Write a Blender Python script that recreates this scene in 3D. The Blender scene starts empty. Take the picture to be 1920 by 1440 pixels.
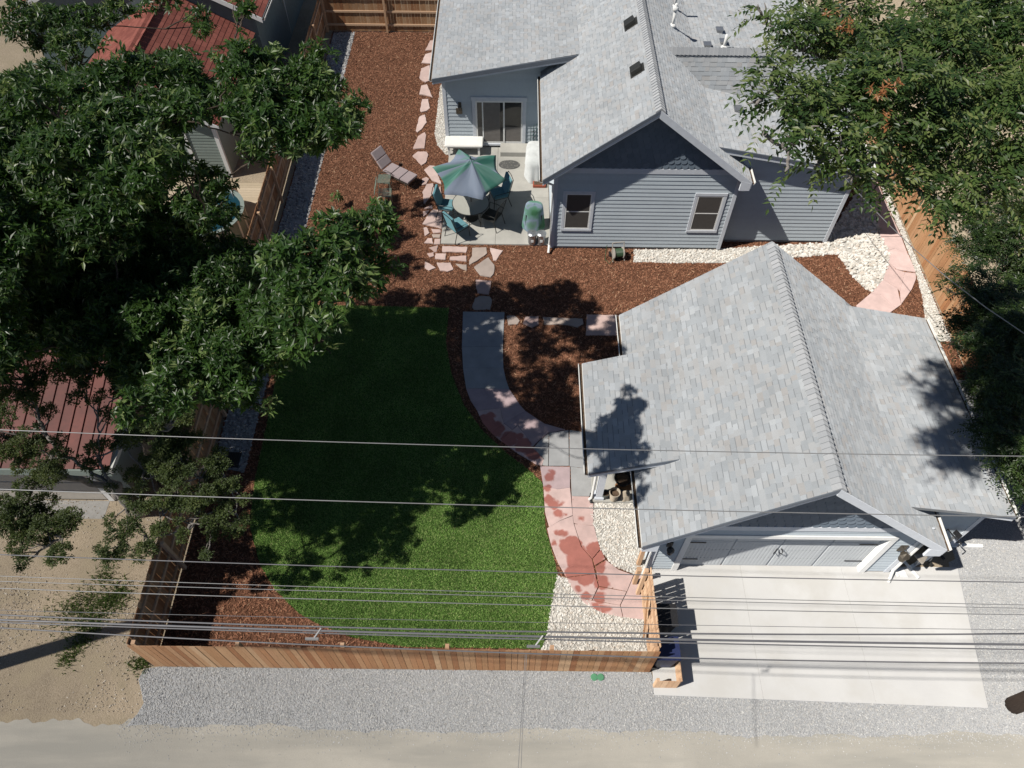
import bpy, bmesh, math, random
import numpy as np
from mathutils import Vector, Matrix
random.seed(7); RNG = np.random.default_rng(11)
R = math.radians
sc = bpy.context.scene
col = sc.collection
# ------------------------------------------------------------------ camera
F_PX = 1395.0; PITCH, YAW, ROLL = R(54.3), R(-0.05), R(-0.6); CAM_H = 19.0
_cy, _sy, _cp, _sp = math.cos(YAW), math.sin(YAW), math.cos(PITCH), math.sin(PITCH)
_f = np.array([_sy*_cp, _cy*_cp, -_sp]); _r = np.array([_cy, -_sy, 0.0]); _d = np.cross(_f, _r)
_cr, _sr = math.cos(ROLL), math.sin(ROLL)
_r, _d = _cr*_r + _sr*_d, -_sr*_r + _cr*_d
CAM = np.array([0, 0, CAM_H])
cam = bpy.data.cameras.new('camera'); camo = bpy.data.objects.new('camera', cam); col.objects.link(camo)
cam.sensor_fit = 'HORIZONTAL'; cam.sensor_width = 36; cam.lens = 36*F_PX/1920
cam.clip_start = 0.1; cam.clip_end = 2000
camo.matrix_world = Matrix(((_r[0], -_d[0], -_f[0], 0), (_r[1], -_d[1], -_f[1], 0), (_r[2], -_d[2], -_f[2], CAM_H), (0, 0, 0, 1)))
sc.camera = camo
# ------------------------------------------------------------------ sky, sun, exposure
SUN_AZ, SUN_EL = R(18.5), R(54)          # direction in which shadows fall, from +X
world = bpy.data.worlds.new('World'); sc.world = world; world.use_nodes = True
wn = world.node_tree.nodes; wl = world.node_tree.links
sky = wn.new('ShaderNodeTexSky'); sky.sky_type = 'NISHITA'; sky.sun_disc = False
sky.sun_elevation = SUN_EL
to_sun = Vector((-math.cos(SUN_AZ)*math.cos(SUN_EL), -math.sin(SUN_AZ)*math.cos(SUN_EL), math.sin(SUN_EL)))
sky.sun_rotation = math.atan2(to_sun.x, to_sun.y)
sky.altitude = 1600
wl.new(sky.outputs[0], wn['Background'].inputs[0]); wn['Background'].inputs[1].default_value = 0.058
sun = bpy.data.lights.new('sun', 'SUN'); sun.energy = 5.0; sun.angle = R(0.53); sun.color = (1.0, 0.95, 0.88)
suno = bpy.data.objects.new('sun', sun); col.objects.link(suno)
suno.rotation_euler = to_sun.to_track_quat('Z', 'Y').to_euler(); suno.location = (-20, -8, 40)
sc.view_settings.view_transform = 'Standard'; sc.view_settings.look = 'None'
sc.view_settings.exposure = 0.0; sc.view_settings.gamma = 1.0
sc.render.engine = 'CYCLES'

# ------------------------------------------------------------------ pixel -> place (directions only; distance from what it touches)
def ray(x, y): return _r*(x-960)/F_PX + _d*(y-720)/F_PX + _f
def G(x, y, z=0.0): d = ray(x, y); return CAM + d*(z-CAM[2])/d[2]
def GY(x, y, Y): d = ray(x, y); return CAM + d*(Y-CAM[1])/d[1]
def poly(pts, z=0.0): return [tuple(G(x, y, z)[:2]) for x, y in pts]

# ------------------------------------------------------------------ mesh builder
class MB:
    def __init__(s): s.v = []; s.f = []
    def add(s, vs, fs):
        n = len(s.v); s.v += [tuple(map(float, p)) for p in vs]; s.f += [tuple(i+n for i in f) for f in fs]; return s
    def box(s, c, size, rz=0.0, M=None):
        hx, hy, hz = size[0]/2, size[1]/2, size[2]/2
        vs = [Vector((x, y, z)) for x in (-hx, hx) for y in (-hy, hy) for z in (-hz, hz)]
        m = M if M is not None else Matrix.Rotation(rz, 3, 'Z')
        return s.add([m @ v + Vector(c) for v in vs], [(0,1,3,2),(4,6,7,5),(0,4,5,1),(2,3,7,6),(0,2,6,4),(1,5,7,3)])
    def bb(s, x0, x1, y0, y1, z0, z1): return s.box(((x0+x1)/2, (y0+y1)/2, (z0+z1)/2), (x1-x0, y1-y0, z1-z0))
    def bar(s, a, b, w, h, up=(0, 0, 1)):
        a, b = Vector(a), Vector(b); d = (b-a); L = d.length; d.normalize(); up = Vector(up)
        side = d.cross(up)
        if side.length < 1e-4: side = d.cross(Vector((1, 0, 0)))
        side.normalize(); u2 = side.cross(d)
        M = Matrix((d, side, u2)).transposed()
        return s.box((a+b)/2, (L, w, h), M=M)
    def prism(s, pts2, z0, z1):
        n = len(pts2); a = sum(pts2[i][0]*pts2[(i+1) % n][1]-pts2[(i+1) % n][0]*pts2[i][1] for i in range(n))
        if a < 0: pts2 = pts2[::-1]
        vs = [(x, y, z0) for x, y in pts2] + [(x, y, z1) for x, y in pts2]
        return s.add(vs, [tuple(range(n-1, -1, -1)), tuple(range(n, 2*n))] + [(i, (i+1) % n, n+(i+1) % n, n+i) for i in range(n)])
    def extr(s, pts3, vec):
        n = len(pts3); vs = [Vector(p) for p in pts3] + [Vector(p)+Vector(vec) for p in pts3]
        return s.add(vs, [tuple(range(n-1, -1, -1)), tuple(range(n, 2*n))] + [(i, (i+1) % n, n+(i+1) % n, n+i) for i in range(n)])
    def tube(s, pts, rad, seg=8, cap=True):
        pts = [Vector(p) for p in pts]; k = len(pts)
        rad = [rad]*k if isinstance(rad, (int, float)) else rad
        t0 = (pts[1]-pts[0]).normalized(); ref = Vector((0, 0, 1)) if abs(t0.z) < .9 else Vector((1, 0, 0))
        vs = []
        for i, p in enumerate(pts):
            t = (pts[min(i+1, k-1)]-pts[max(i-1, 0)]).normalized()
            a = t.cross(ref).normalized(); b = a.cross(t)
            vs += [p+rad[i]*(a*math.cos(2*math.pi*j/seg)+b*math.sin(2*math.pi*j/seg)) for j in range(seg)]
        fs = [(i*seg+j, i*seg+(j+1) % seg, (i+1)*seg+(j+1) % seg, (i+1)*seg+j) for i in range(k-1) for j in range(seg)]
        if cap: fs += [tuple(range(seg-1, -1, -1)), tuple(range((k-1)*seg, k*seg))]
        return s.add(vs, fs)
    def lathe(s, prof, c=(0, 0, 0), seg=20, sx=1, sy=1, M=None):
        vs = []
        for r_, z in prof:
            for j in range(seg):
                a = 2*math.pi*j/seg; v = Vector((sx*r_*math.cos(a), sy*r_*math.sin(a), z))
                vs.append((M @ v if M is not None else v)+Vector(c))
        k = len(prof)
        fs = [(i*seg+j, i*seg+(j+1) % seg, (i+1)*seg+(j+1) % seg, (i+1)*seg+j) for i in range(k-1) for j in range(seg)]
        fs += [tuple(range(seg-1, -1, -1)), tuple(range((k-1)*seg, k*seg))]
        return s.add(vs, fs)
    def build(s, name, mat, parent=None, off=None, smooth=False, bevel=0):
        o = Vector(off) if off is not None else Vector((0, 0, 0))
        me = bpy.data.meshes.new(name); me.from_pydata([Vector(v)-o for v in s.v], [], s.f); me.update()
        if smooth:
            for p in me.polygons: p.use_smooth = True
        ob = bpy.data.objects.new(name, me); col.objects.link(ob)
        if mat: me.materials.append(mat)
        if parent is not None: ob.parent = parent
        elif off is not None: ob.location = o
        if bevel:
            b = ob.modifiers.new('bevel', 'BEVEL'); b.width = bevel; b.segments = 2; b.limit_method = 'ANGLE'
        return ob
def tag(o, label=None, cat=None, group=None, kind=None):
    if label: o['label'] = label
    if cat: o['category'] = cat
    if group: o['group'] = group
    if kind: o['kind'] = kind
    return o
def thing(name, label, cat, loc=(0, 0, 0), rz=0.0, group=None):
    o = bpy.data.objects.new(name, None); o.empty_display_size = .2; col.objects.link(o)
    o.location = loc; o.rotation_euler = (0, 0, rz); return tag(o, label, cat, group)
def setting(name, loc=(0, 0, 0)):
    o = bpy.data.objects.new(name, None); col.objects.link(o); o.location = loc; o['kind'] = 'structure'; return o
def inst(name, me, parent, M):
    o = bpy.data.objects.new(name, me); col.objects.link(o); o.parent = parent; o.matrix_local = M; return o
def frame(o, x, y, z, sx=1.0, sy=1.0, sz=1.0):
    x, y, z = Vector(x)*sx, Vector(y)*sy, Vector(z)*sz
    return Matrix(((x.x, y.x, z.x, o[0]), (x.y, y.y, z.y, o[1]), (x.z, y.z, z.z, o[2]), (0, 0, 0, 1)))
def np_mesh(name, V, Fq, mat, parent=None, rnd=None, smooth=False, off=None):
    """V (n,3), Fq (m,k) all faces with k corners; rnd per face"""
    me = bpy.data.meshes.new(name); m, k = Fq.shape
    V = np.asarray(V, dtype=np.float32)
    if off is not None: V = V-np.asarray(off, dtype=np.float32)
    me.vertices.add(len(V)); me.vertices.foreach_set('co', V.ravel())
    me.loops.add(m*k); me.loops.foreach_set('vertex_index', Fq.astype(np.int32).ravel())
    me.polygons.add(m); me.polygons.foreach_set('loop_start', np.arange(0, m*k, k, dtype=np.int32))
    me.polygons.foreach_set('loop_total', np.full(m, k, dtype=np.int32))
    me.polygons.foreach_set('use_smooth', np.full(m, bool(smooth)))
    me.update(calc_edges=True)
    if rnd is not None:
        at = me.attributes.new('rnd', 'FLOAT', 'FACE'); at.data.foreach_set('value', np.asarray(rnd, dtype=np.float32))
    me.materials.append(mat); o = bpy.data.objects.new(name, me); col.objects.link(o)
    if parent is not None: o.parent = parent
    elif off is not None: o.location = off
    return o

# ------------------------------------------------------------------ materials
def new_mat(name):
    m = bpy.data.materials.new(name); m.use_nodes = True
    b = m.node_tree.nodes['Principled BSDF']; b.inputs['Diffuse Roughness'].default_value = 1.0
    return m, m.node_tree.nodes, m.node_tree.links, b
def ramp(n, stops):
    r_ = n.new('ShaderNodeValToRGB'); e = r_.color_ramp.elements
    while len(e) < len(stops): e.new(0.5)
    for i, (p, c) in enumerate(stops): e[i].position = p; e[i].color = (*c, 1) if len(c) == 3 else c
    return r_
def coords(n, l, scale=(1, 1, 1), space='Position', rot=(0, 0, 0)):
    if space == 'Position': src = n.new('ShaderNodeNewGeometry').outputs['Position']
    else: src = n.new('ShaderNodeTexCoord').outputs[space]
    mp = n.new('ShaderNodeMapping'); mp.inputs['Scale'].default_value = scale; mp.inputs['Rotation'].default_value = rot
    l.new(src, mp.inputs[0]); return mp.outputs[0]
def rndval(n, l):
    """one value per face (attribute) plus one per object"""
    a = n.new('ShaderNodeAttribute'); a.attribute_name = 'rnd'
    oi = n.new('ShaderNodeObjectInfo'); ad = n.new('ShaderNodeMath'); ad.operation = 'ADD'
    l.new(a.outputs['Fac'], ad.inputs[0]); l.new(oi.outputs['Random'], ad.inputs[1])
    fr = n.new('ShaderNodeMath'); fr.operation = 'FRACT'; l.new(ad.outputs[0], fr.inputs[0]); return fr.outputs[0]
def mixc(n, l, fac, a, b, mode='MIX'):
    mx = n.new('ShaderNodeMix'); mx.data_type = 'RGBA'; mx.blend_type = mode
    for sock, val in ((mx.inputs[0], fac), (mx.inputs[6], a), (mx.inputs[7], b)):
        if isinstance(val, (int, float)): sock.default_value = val
        elif isinstance(val, tuple): sock.default_value = (*val, 1) if len(val) == 3 else val
        else: l.new(val, sock)
    return mx.outputs[2]
def noise(n, l, vec, scale, detail=4, rough=.6):
    t = n.new('ShaderNodeTexNoise'); t.inputs['Scale'].default_value = scale; t.inputs['Detail'].default_value = detail
    t.inputs['Roughness'].default_value = rough
    if vec is not None: l.new(vec, t.inputs['Vector'])
    return t.outputs['Fac']
def bump(n, l, bs, h, dist, strength=1.0):
    b = n.new('ShaderNodeBump'); b.inputs['Distance'].default_value = dist; b.inputs['Strength'].default_value = strength
    l.new(h, b.inputs['Height']); l.new(b.outputs[0], bs.inputs['Normal']); return b
def plain(name, c, rough=.6, metal=0.0, var=.12, nscale=6, bmp=0.0, spec=.5):
    m, n, l, b = new_mat(name); v = coords(n, l)
    nz = noise(n, l, v, nscale, 5)
    rp = ramp(n, [(.3, tuple(x*(1-var) for x in c)), (.7, tuple(min(1, x*(1+var)) for x in c))]); l.new(nz, rp.inputs[0])
    l.new(rp.outputs[0], b.inputs['Base Color']); b.inputs['Roughness'].default_value = rough; b.inputs['Metallic'].default_value = metal
    b.inputs['Specular IOR Level'].default_value = spec
    if bmp: bump(n, l, b, noise(n, l, v, nscale*8, 3), bmp)
    return m
def pieces(name, stops, rough=.8, grain=30, gvar=.25, bmp=.002, stretch=(1, 1, 1), big=0.0, spec=.3, space='Position'):
    """colour picked per piece, with grain"""
    m, n, l, b = new_mat(name); v = coords(n, l, stretch, space)
    rp = ramp(n, stops); l.new(rndval(n, l), rp.inputs[0])
    nz = noise(n, l, v, grain, 5, .7)
    g = ramp(n, [(.25, (1-gvar,)*3), (.75, (1+gvar*.6,)*3)]); l.new(nz, g.inputs[0])
    c = mixc(n, l, 1.0, rp.outputs[0], g.outputs[0], 'MULTIPLY')
    if big:
        g2 = ramp(n, [(.3, (1-big,)*3), (.7, (1+big*.5,)*3)]); l.new(noise(n, l, coords(n, l), .9, 4), g2.inputs[0])
        c = mixc(n, l, 1.0, c, g2.outputs[0], 'MULTIPLY')
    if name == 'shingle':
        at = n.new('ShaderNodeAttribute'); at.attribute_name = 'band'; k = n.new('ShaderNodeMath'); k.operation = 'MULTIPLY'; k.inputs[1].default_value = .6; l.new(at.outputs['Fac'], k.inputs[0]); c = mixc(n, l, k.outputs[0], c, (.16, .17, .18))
    l.new(c, b.inputs['Base Color']); b.inputs['Roughness'].default_value = rough; b.inputs['Specular IOR Level'].default_value = spec
    if bmp: bump(n, l, b, nz, bmp)
    return m
def ground_mat(name, stops, fine=60, mid=4, big=.5, bmp=.02, rough=.9, bigamt=.25, mids=None, streak=None):
    m, n, l, b = new_mat(name); v = coords(n, l)
    a = noise(n, l, v, fine, 4, .75); rp = ramp(n, stops); l.new(a, rp.inputs[0])
    g = ramp(n, [(.3, (1-bigamt,)*3), (.7, (1+bigamt*.5,)*3)]); l.new(noise(n, l, v, big, 5), g.inputs[0])
    c = mixc(n, l, 1.0, rp.outputs[0], g.outputs[0], 'MULTIPLY')
    if mids:
        k = ramp(n, [(.45, (0, 0, 0)), (.62, (1, 1, 1))]); l.new(noise(n, l, coords(n, l, streak) if streak else v, mid, 5), k.inputs[0])
        c = mixc(n, l, k.outputs[0], c, mids)
    l.new(c, b.inputs['Base Color']); b.inputs['Roughness'].default_value = rough; b.inputs['Specular IOR Level'].default_value = .25
    bump(n, l, b, a, bmp); return m
def leaf_mat(name, stops, trans=.35, rough=.42):
    m, n, l, b = new_mat(name)
    rp = ramp(n, stops); l.new(rndval(n, l), rp.inputs[0])
    l.new(rp.outputs[0], b.inputs['Base Color']); b.inputs['Roughness'].default_value = rough; b.inputs['Specular IOR Level'].default_value = .5
    tr = n.new('ShaderNodeBsdfTranslucent'); hs = n.new('ShaderNodeHueSaturation'); hs.inputs['Hue'].default_value = .48; hs.inputs['Value'].default_value = 1.5
    l.new(rp.outputs[0], hs.inputs['Color']); l.new(hs.outputs[0], tr.inputs['Color'])
    mx = n.new('ShaderNodeMixShader'); mx.inputs[0].default_value = trans
    l.new(b.outputs[0], mx.inputs[1]); l.new(tr.outputs[0], mx.inputs[2]); l.new(mx.outputs[0], n['Material Output'].inputs['Surface'])
    return m
M = {}
M['shingle'] = pieces('shingle', [(0, (.345, .365, .38)), (.25, (.375, .40, .42)), (.5, (.40, .41, .415)), (.72, (.425, .45, .47)), (.88, (.385, .378, .37)), (1, (.455, .48, .497))], .92, 90, .22, 0, big=.1)
M['cap'] = pieces('cap', [(0, (.34, .355, .37)), (1, (.42, .43, .44))], .92, 90, .2, 0)
M['deck_under'] = plain('deck_under', (.22, .23, .24), .9)
M['siding'] = pieces('siding', [(0, (.51, .57, .61)), (1, (.55, .61, .65))], .6, 10, .06, 0, big=.05)
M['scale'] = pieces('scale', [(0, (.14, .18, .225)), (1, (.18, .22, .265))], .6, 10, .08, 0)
M['trim'] = plain('trim', (.62, .65, .69), .5, var=.05)
M['fascia'] = plain('fascia', (.115, .135, .165), .5, var=.05)
M['white'] = plain('white', (.78, .78, .76), .4, var=.05)
M['gutter'] = plain('gutter', (.72, .72, .69), .35, var=.06)
M['gutter_dirt'] = plain('gutter_dirt', (.10, .065, .04), .9, var=.5, nscale=20)
M['concrete'] = ground_mat('concrete', [(.3, (.56, .555, .54)), (.7, (.635, .63, .615))], 130, .7, .45, .002, .85, .08, (.55, .54, .515))
M['patio'] = ground_mat('patio', [(.3, (.42, .41, .37)), (.7, (.50, .49, .45))], 130, 4, .8, .002, .8, .22)
M['foundation'] = plain('foundation', (.36, .35, .33), .9)
M['dirt'] = ground_mat('dirt', [(.25, (.24, .19, .13)), (.5, (.42, .345, .25)), (.8, (.56, .48, .37))], 38, 1.3, .35, .03, .95, .3, (.36, .30, .21))
M['alley'] = ground_mat('alley', [(.25, (.40, .375, .32)), (.5, (.47, .445, .39)), (.8, (.53, .505, .45))], 70, .45, .3, .008, .95, .2, (.37, .355, .315), (.35, 2.6, 1))
M['gravel_bed'] = ground_mat('gravel_bed', [(.3, (.26, .26, .26)), (.55, (.48, .485, .49)), (.75, (.64, .645, .64))], 46, 3, .6, .03, .9, .12)
M['gravel'] = pieces('gravel', [(0, (.31, .315, .32)), (.3, (.46, .47, .475)), (.6, (.54, .54, .53)), (.85, (.49, .47, .44)), (1, (.68, .68, .66))], .85, 60, .2, 0)
M['white_bed'] = ground_mat('white_bed', [(.3, (.30, .28, .25)), (.6, (.62, .60, .55))], 40, 3, .7, .03, .9, .12)
M['white_rock'] = pieces('white_rock', [(0, (.50, .46, .40)), (.3, (.68, .655, .60)), (.7, (.78, .765, .72)), (1, (.60, .53, .45))], .8, 40, .15, 0)
M['river_rock'] = pieces('river_rock', [(0, (.20, .20, .20)), (.5, (.38, .38, .38)), (1, (.52, .51, .49))], .75, 40, .15, 0)
M['mulch_bed'] = ground_mat('mulch_bed', [(.25, (.05, .022, .012)), (.5, (.15, .068, .038)), (.8, (.27, .135, .08))], 55, 4, .5, .04, .95, .25)
M['mulch'] = pieces('mulch', [(0, (.10, .042, .024)), (.35, (.245, .108, .060)), (.7, (.35, .165, .095)), (.96, (.41, .21, .125)), (1, (.56, .38, .24))], .9, 60, .2, 0)
M['lawn_bed'] = ground_mat('lawn_bed', [(.25, (.03, .06, .012)), (.6, (.085, .17, .03)), (.85, (.15, .24, .055))], 60, 3, .6, .04, .95, .2)
M['grass'] = pieces('grass', [(0, (.11, .215, .042)), (.45, (.23, .405, .09)), (.8, (.325, .505, .14)), (1, (.52, .54, .25))], .6, 20, .1, 0, big=.3, spec=.3)
M['weed'] = leaf_mat('weed', [(0, (.05, .10, .02)), (1, (.12, .17, .05))])
FW = [(0, (.29, .13, .06)), (.25, (.38, .21, .105)), (.5, (.44, .265, .145)), (.75, (.35, .165, .075)), (1, (.50, .335, .20))]
M['fence'] = pieces('fence', FW, .75, 9, .35, .002, (8, 8, .6), big=.12)
M['fence_pale'] = pieces('fence_pale', [(0, (.52, .33, .20)), (1, (.62, .43, .28))], .75, 9, .25, .002, (8, 8, .6))
M['deck'] = pieces('deck', [(0, (.50, .42, .30)), (1, (.60, .51, .38))], .8, 9, .2, .002, (.6, 8, 8))
M['bark'] = plain('bark', (.10, .075, .055), .95, var=.45, nscale=9, bmp=.03)
M['bark_grey'] = plain('bark_grey', (.22, .20, .18), .95, var=.4, nscale=9, bmp=.02)
M['leaf_ash'] = leaf_mat('leaf_ash', [(0, (.022, .058, .011)), (.5, (.052, .118, .021)), (.85, (.11, .20, .042)), (1, (.27, .34, .13))])
M['leaf_juniper'] = leaf_mat('leaf_juniper', [(0, (.035, .06, .014)), (.5, (.07, .105, .025)), (1, (.13, .16, .045))], .25, .6)
M['leaf_walnut'] = leaf_mat('leaf_walnut', [(0, (.026, .058, .015)), (.5, (.060, .112, .028)), (.88, (.115, .17, .045)), (1, (.21, .25, .09))])
M['leaf_shade_tone'] = leaf_mat('leaf_shade_tone', [(0, (.016, .034, .009)), (.6, (.032, .064, .016)), (1, (.07, .11, .03))], .25)  # darkened leaf green stands in for shade from the taller tree
M['leaf_dead'] = leaf_mat('leaf_dead', [(0, (.28, .11, .04)), (1, (.42, .20, .08))])
M['wire'] = plain('wire', (.17, .17, .18), .5, .3, var=.1)
M['wire_pale'] = plain('wire_pale', (.26, .26, .26), .45, .4, var=.1)
M['pole'] = pieces('pole', [(0, (.33, .22, .15)), (1, (.38, .26, .18))], .9, 10, .4, .004, (8, 8, .5))
M['black'] = plain('black', (.018, .018, .02), .5)
M['dark_metal'] = plain('dark_metal', (.06, .06, .055), .45, .6)
M['grey_metal'] = plain('grey_metal', (.45, .46, .47), .35, .8, var=.15)
M['bronze'] = plain('bronze', (.10, .085, .065), .5, .5)
def glass_mat(name, c, rough=.05):
    m, n, l, b = new_mat(name); b.inputs['Base Color'].default_value = (*c, 1); b.inputs['Roughness'].default_value = rough
    b.inputs['Specular IOR Level'].default_value = .8; return m
M['pane'] = glass_mat('pane', (.035, .035, .035))
M['screen'] = plain('screen', (.075, .07, .065), .6, var=.06)
M['curtain'] = plain('curtain', (.19, .175, .16), .8, var=.1)

# ================================================================== GROUND
def inside(P, pg):
    x, y = P[:, 0], P[:, 1]; r_ = np.zeros(len(P), bool); n = len(pg); j = n-1
    for i in range(n):
        xi, yi = pg[i]; xj, yj = pg[j]
        c = ((yi > y) != (yj > y)) & (x < (xj-xi)*(y-yi)/((yj-yi) if abs(yj-yi) > 1e-9 else 1e-9)+xi)
        r_ ^= c; j = i
    return r_
def sprinkle(pg, density, holes=()):
    pg = np.array(pg); lo, hi = pg.min(0), pg.max(0); n = int((hi[0]-lo[0])*(hi[1]-lo[1])*density)
    P = RNG.uniform(lo, hi, (n, 2)); k = inside(P, pg)
    for h in holes: k &= ~inside(P, h)
    return P[k]
def in_view(P, z=0.0, m=60):
    Q = np.column_stack([P, np.full(len(P), z)])-CAM; d = Q @ _f
    x = Q @ _r/d*F_PX+960; y = Q @ _d/d*F_PX+720
    return (x > -m) & (x < 1920+m) & (y > -m) & (y < 1440+m)
def sheet(name, pg, z, mat, kind='structure', thick=0.0):
    o = MB().prism(list(pg), z-max(thick, .002), z).build(name, mat); return tag(o, kind=kind)
def rot_mats(n, tilt):
    a = RNG.uniform(0, 2*np.pi, n); b = RNG.normal(0, tilt, n); c = RNG.normal(0, tilt, n)
    ca, sa, cb, sb, cc, s_c = np.cos(a), np.sin(a), np.cos(b), np.sin(b), np.cos(c), np.sin(c)
    Rz = np.zeros((n, 3, 3)); Rz[:, 0, 0] = ca; Rz[:, 0, 1] = -sa; Rz[:, 1, 0] = sa; Rz[:, 1, 1] = ca; Rz[:, 2, 2] = 1
    Rx = np.zeros((n, 3, 3)); Rx[:, 0, 0] = 1; Rx[:, 1, 1] = cb; Rx[:, 1, 2] = -sb; Rx[:, 2, 1] = sb; Rx[:, 2, 2] = cb
    Ry = np.zeros((n, 3, 3)); Ry[:, 1, 1] = 1; Ry[:, 0, 0] = cc; Ry[:, 0, 2] = s_c; Ry[:, 2, 0] = -s_c; Ry[:, 2, 2] = cc
    return Rz @ Rx @ Ry
def scatter(name, P, z, base, faces, size, mat, tilt=.5, flat=None, label=None, parent=None, smooth=False):
    n = len(P); base = np.array(base, float); faces = np.array(faces)
    S = RNG.uniform(size[0], size[1], (n, 1))*RNG.uniform(.75, 1.25, (n, 3))
    V = base[None]*S[:, None, :]*(1+RNG.uniform(-.16, .16, (n, len(base), 1)))
    if flat: V[:, :, 2] *= flat
    V = np.einsum('nij,nkj->nki', rot_mats(n, tilt), V)
    V += np.column_stack([P, z+RNG.uniform(-.3, .6, n)*S[:, 0]*.3])[:, None, :]
    Fq = (faces[None]+(np.arange(n)*len(base))[:, None, None]).reshape(-1, faces.shape[1])
    o = np_mesh(name, V.reshape(-1, 3), Fq, mat, parent, np.repeat(RNG.random(n), len(faces)), smooth)
    return tag(o, label, kind='stuff')
OCT = [(1, 0, 0), (-1, 0, 0), (0, 1, 0), (0, -1, 0), (0, 0, 1), (0, 0, -1)]
OCF = [(0, 2, 4), (2, 1, 4), (1, 3, 4), (3, 0, 4), (2, 0, 5), (1, 2, 5), (3, 1, 5), (0, 3, 5)]
_t = (1+5**.5)/2
ICO = (np.array([(-1, _t, 0), (1, _t, 0), (-1, -_t, 0), (1, -_t, 0), (0, -1, _t), (0, 1, _t), (0, -1, -_t), (0, 1, -_t), (_t, 0, -1), (_t, 0, 1), (-_t, 0, -1), (-_t, 0, 1)])/1.9).tolist()
ICF = [(0, 11, 5), (0, 5, 1), (0, 1, 7), (0, 7, 10), (0, 10, 11), (1, 5, 9), (5, 11, 4), (11, 10, 2), (10, 7, 6), (7, 1, 8), (3, 9, 4), (3, 4, 2), (3, 2, 6), (3, 6, 8), (3, 8, 9), (4, 9, 5), (2, 4, 11), (6, 2, 10), (8, 6, 7), (9, 8, 1)]
CHIP = [(-1, -.28, 0), (1, -.22, 0), (.9, .28, 0), (-.9, .24, 0)]; CHF = [(0, 1, 2, 3)]

sheet('ground', [(-160, -60), (160, -60), (160, 260), (-160, 260)], -.016, M['dirt'])
X_L, X_R, Y_F, Y_B = -8.72, 14.5, 4.98, 34.2
def wob(x, k=0): return .09*math.sin(x*.7+k)+.06*math.sin(x*1.9+2*k)+.045*math.sin(x*4.3+k)+.03*math.sin(x*9.7+3*k)+.02*math.sin(x*21+k)
ALLEY = [(-160, -4)] + [(x, 3.82+.10*math.sin(x*.9)+.05*math.sin(x*2.7+1)) for x in np.linspace(-9.0, 14, 60)] + [(160, 3.8), (160, -4)]
ALLEY = [(-160, -4), (-160, 3.72)] + [(x, 3.62+wob(x, 2)) for x in np.linspace(-16, -9.1, 120)] + ALLEY[1:-2] + [(160, 3.8), (160, -4)]
sheet('alley', ALLEY, -.011, M['alley'])
gl = [(-8.9+.15*math.sin(y*5), y) for y in np.linspace(3.6, 4.9, 6)]
GRAVEL_L = gl + [(X_L+.1, Y_F-.02), (3.5, Y_F-.02), (3.56, 4.6), (11.3, 4.4), (11.8, 7.9), (12.02, 8.0), (12.02, 14), (14.45, 14), (14.6, 9), (15.5, 3.5)] + \
           [(x, 3.60+.55*wob(x)) for x in np.linspace(15, -8.6, 400)]
sheet('gravel_strip', GRAVEL_L, -.012+.008, M['gravel_bed'])
YARD = [(X_L, Y_F), (3.48, Y_F), (3.48, 7.6), (10, 8), (10, 14), (X_R, 14), (X_R, Y_B), (X_L, Y_B)]
sheet('mulch_bed', YARD, -.010, M['mulch_bed'])

LAWN_PX = [(842, 578), (700, 574), (560, 572), (530, 640), (508, 760), (478, 900), (468, 985), (488, 1060), (515, 1105), (560, 1150), (602, 1173), (660, 1195), (760, 1213), (1015, 1217), (1024, 1195), (1035, 1130), (1046, 1078), (1036, 1040), (1023, 990), (1017, 905),
           (990, 880), (950, 850), (905, 808), (870, 760), (846, 700), (836, 640)]
LAWN = poly(LAWN_PX); sheet('lawn', LAWN, .004, M['lawn_bed'])
ROCKS = [poly(p) for p in (
    [(1100, 938), (1195, 938), (1222, 1020), (1226, 1082), (1195, 1079), (1150, 1061), (1125, 1031), (1113, 990)],
    [(1044, 1078), (1062, 1084), (1088, 1115), (1122, 1146), (1226, 1166), (1240, 1224), (1012, 1222), (1022, 1200), (1034, 1130)],
    [(1188, 468), (1188, 491), (1260, 493), (1370, 493), (1430, 488), (1570, 476), (1583, 495), (1600, 520), (1620, 540), (1634, 548), (1656, 524), (1667, 490), (1664, 468), (1652, 442), (1628, 346), (1616, 345), (1545, 456), (1350, 466)],
    [(1660, 348), (1765, 595), (1785, 640), (1740, 640), (1730, 560), (1718, 515), (1702, 470), (1690, 440), (1664, 384), (1648, 340)],
    [(838, 140), (826, 160), (820, 205), (815, 252), (820, 272), (836, 290), (845, 290), (845, 140)])]
for i, pg in enumerate(ROCKS): sheet('white_rock_bed', pg, -.003, M['white_bed'])
RIVER = [(X_L+.05, 10.6), (X_L+1.0, 10.4), (X_L+1.05, 34.1), (X_L+.05, 34.1)]
sheet('river_rock_bed', RIVER, -.004, M['gravel_bed'])

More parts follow.
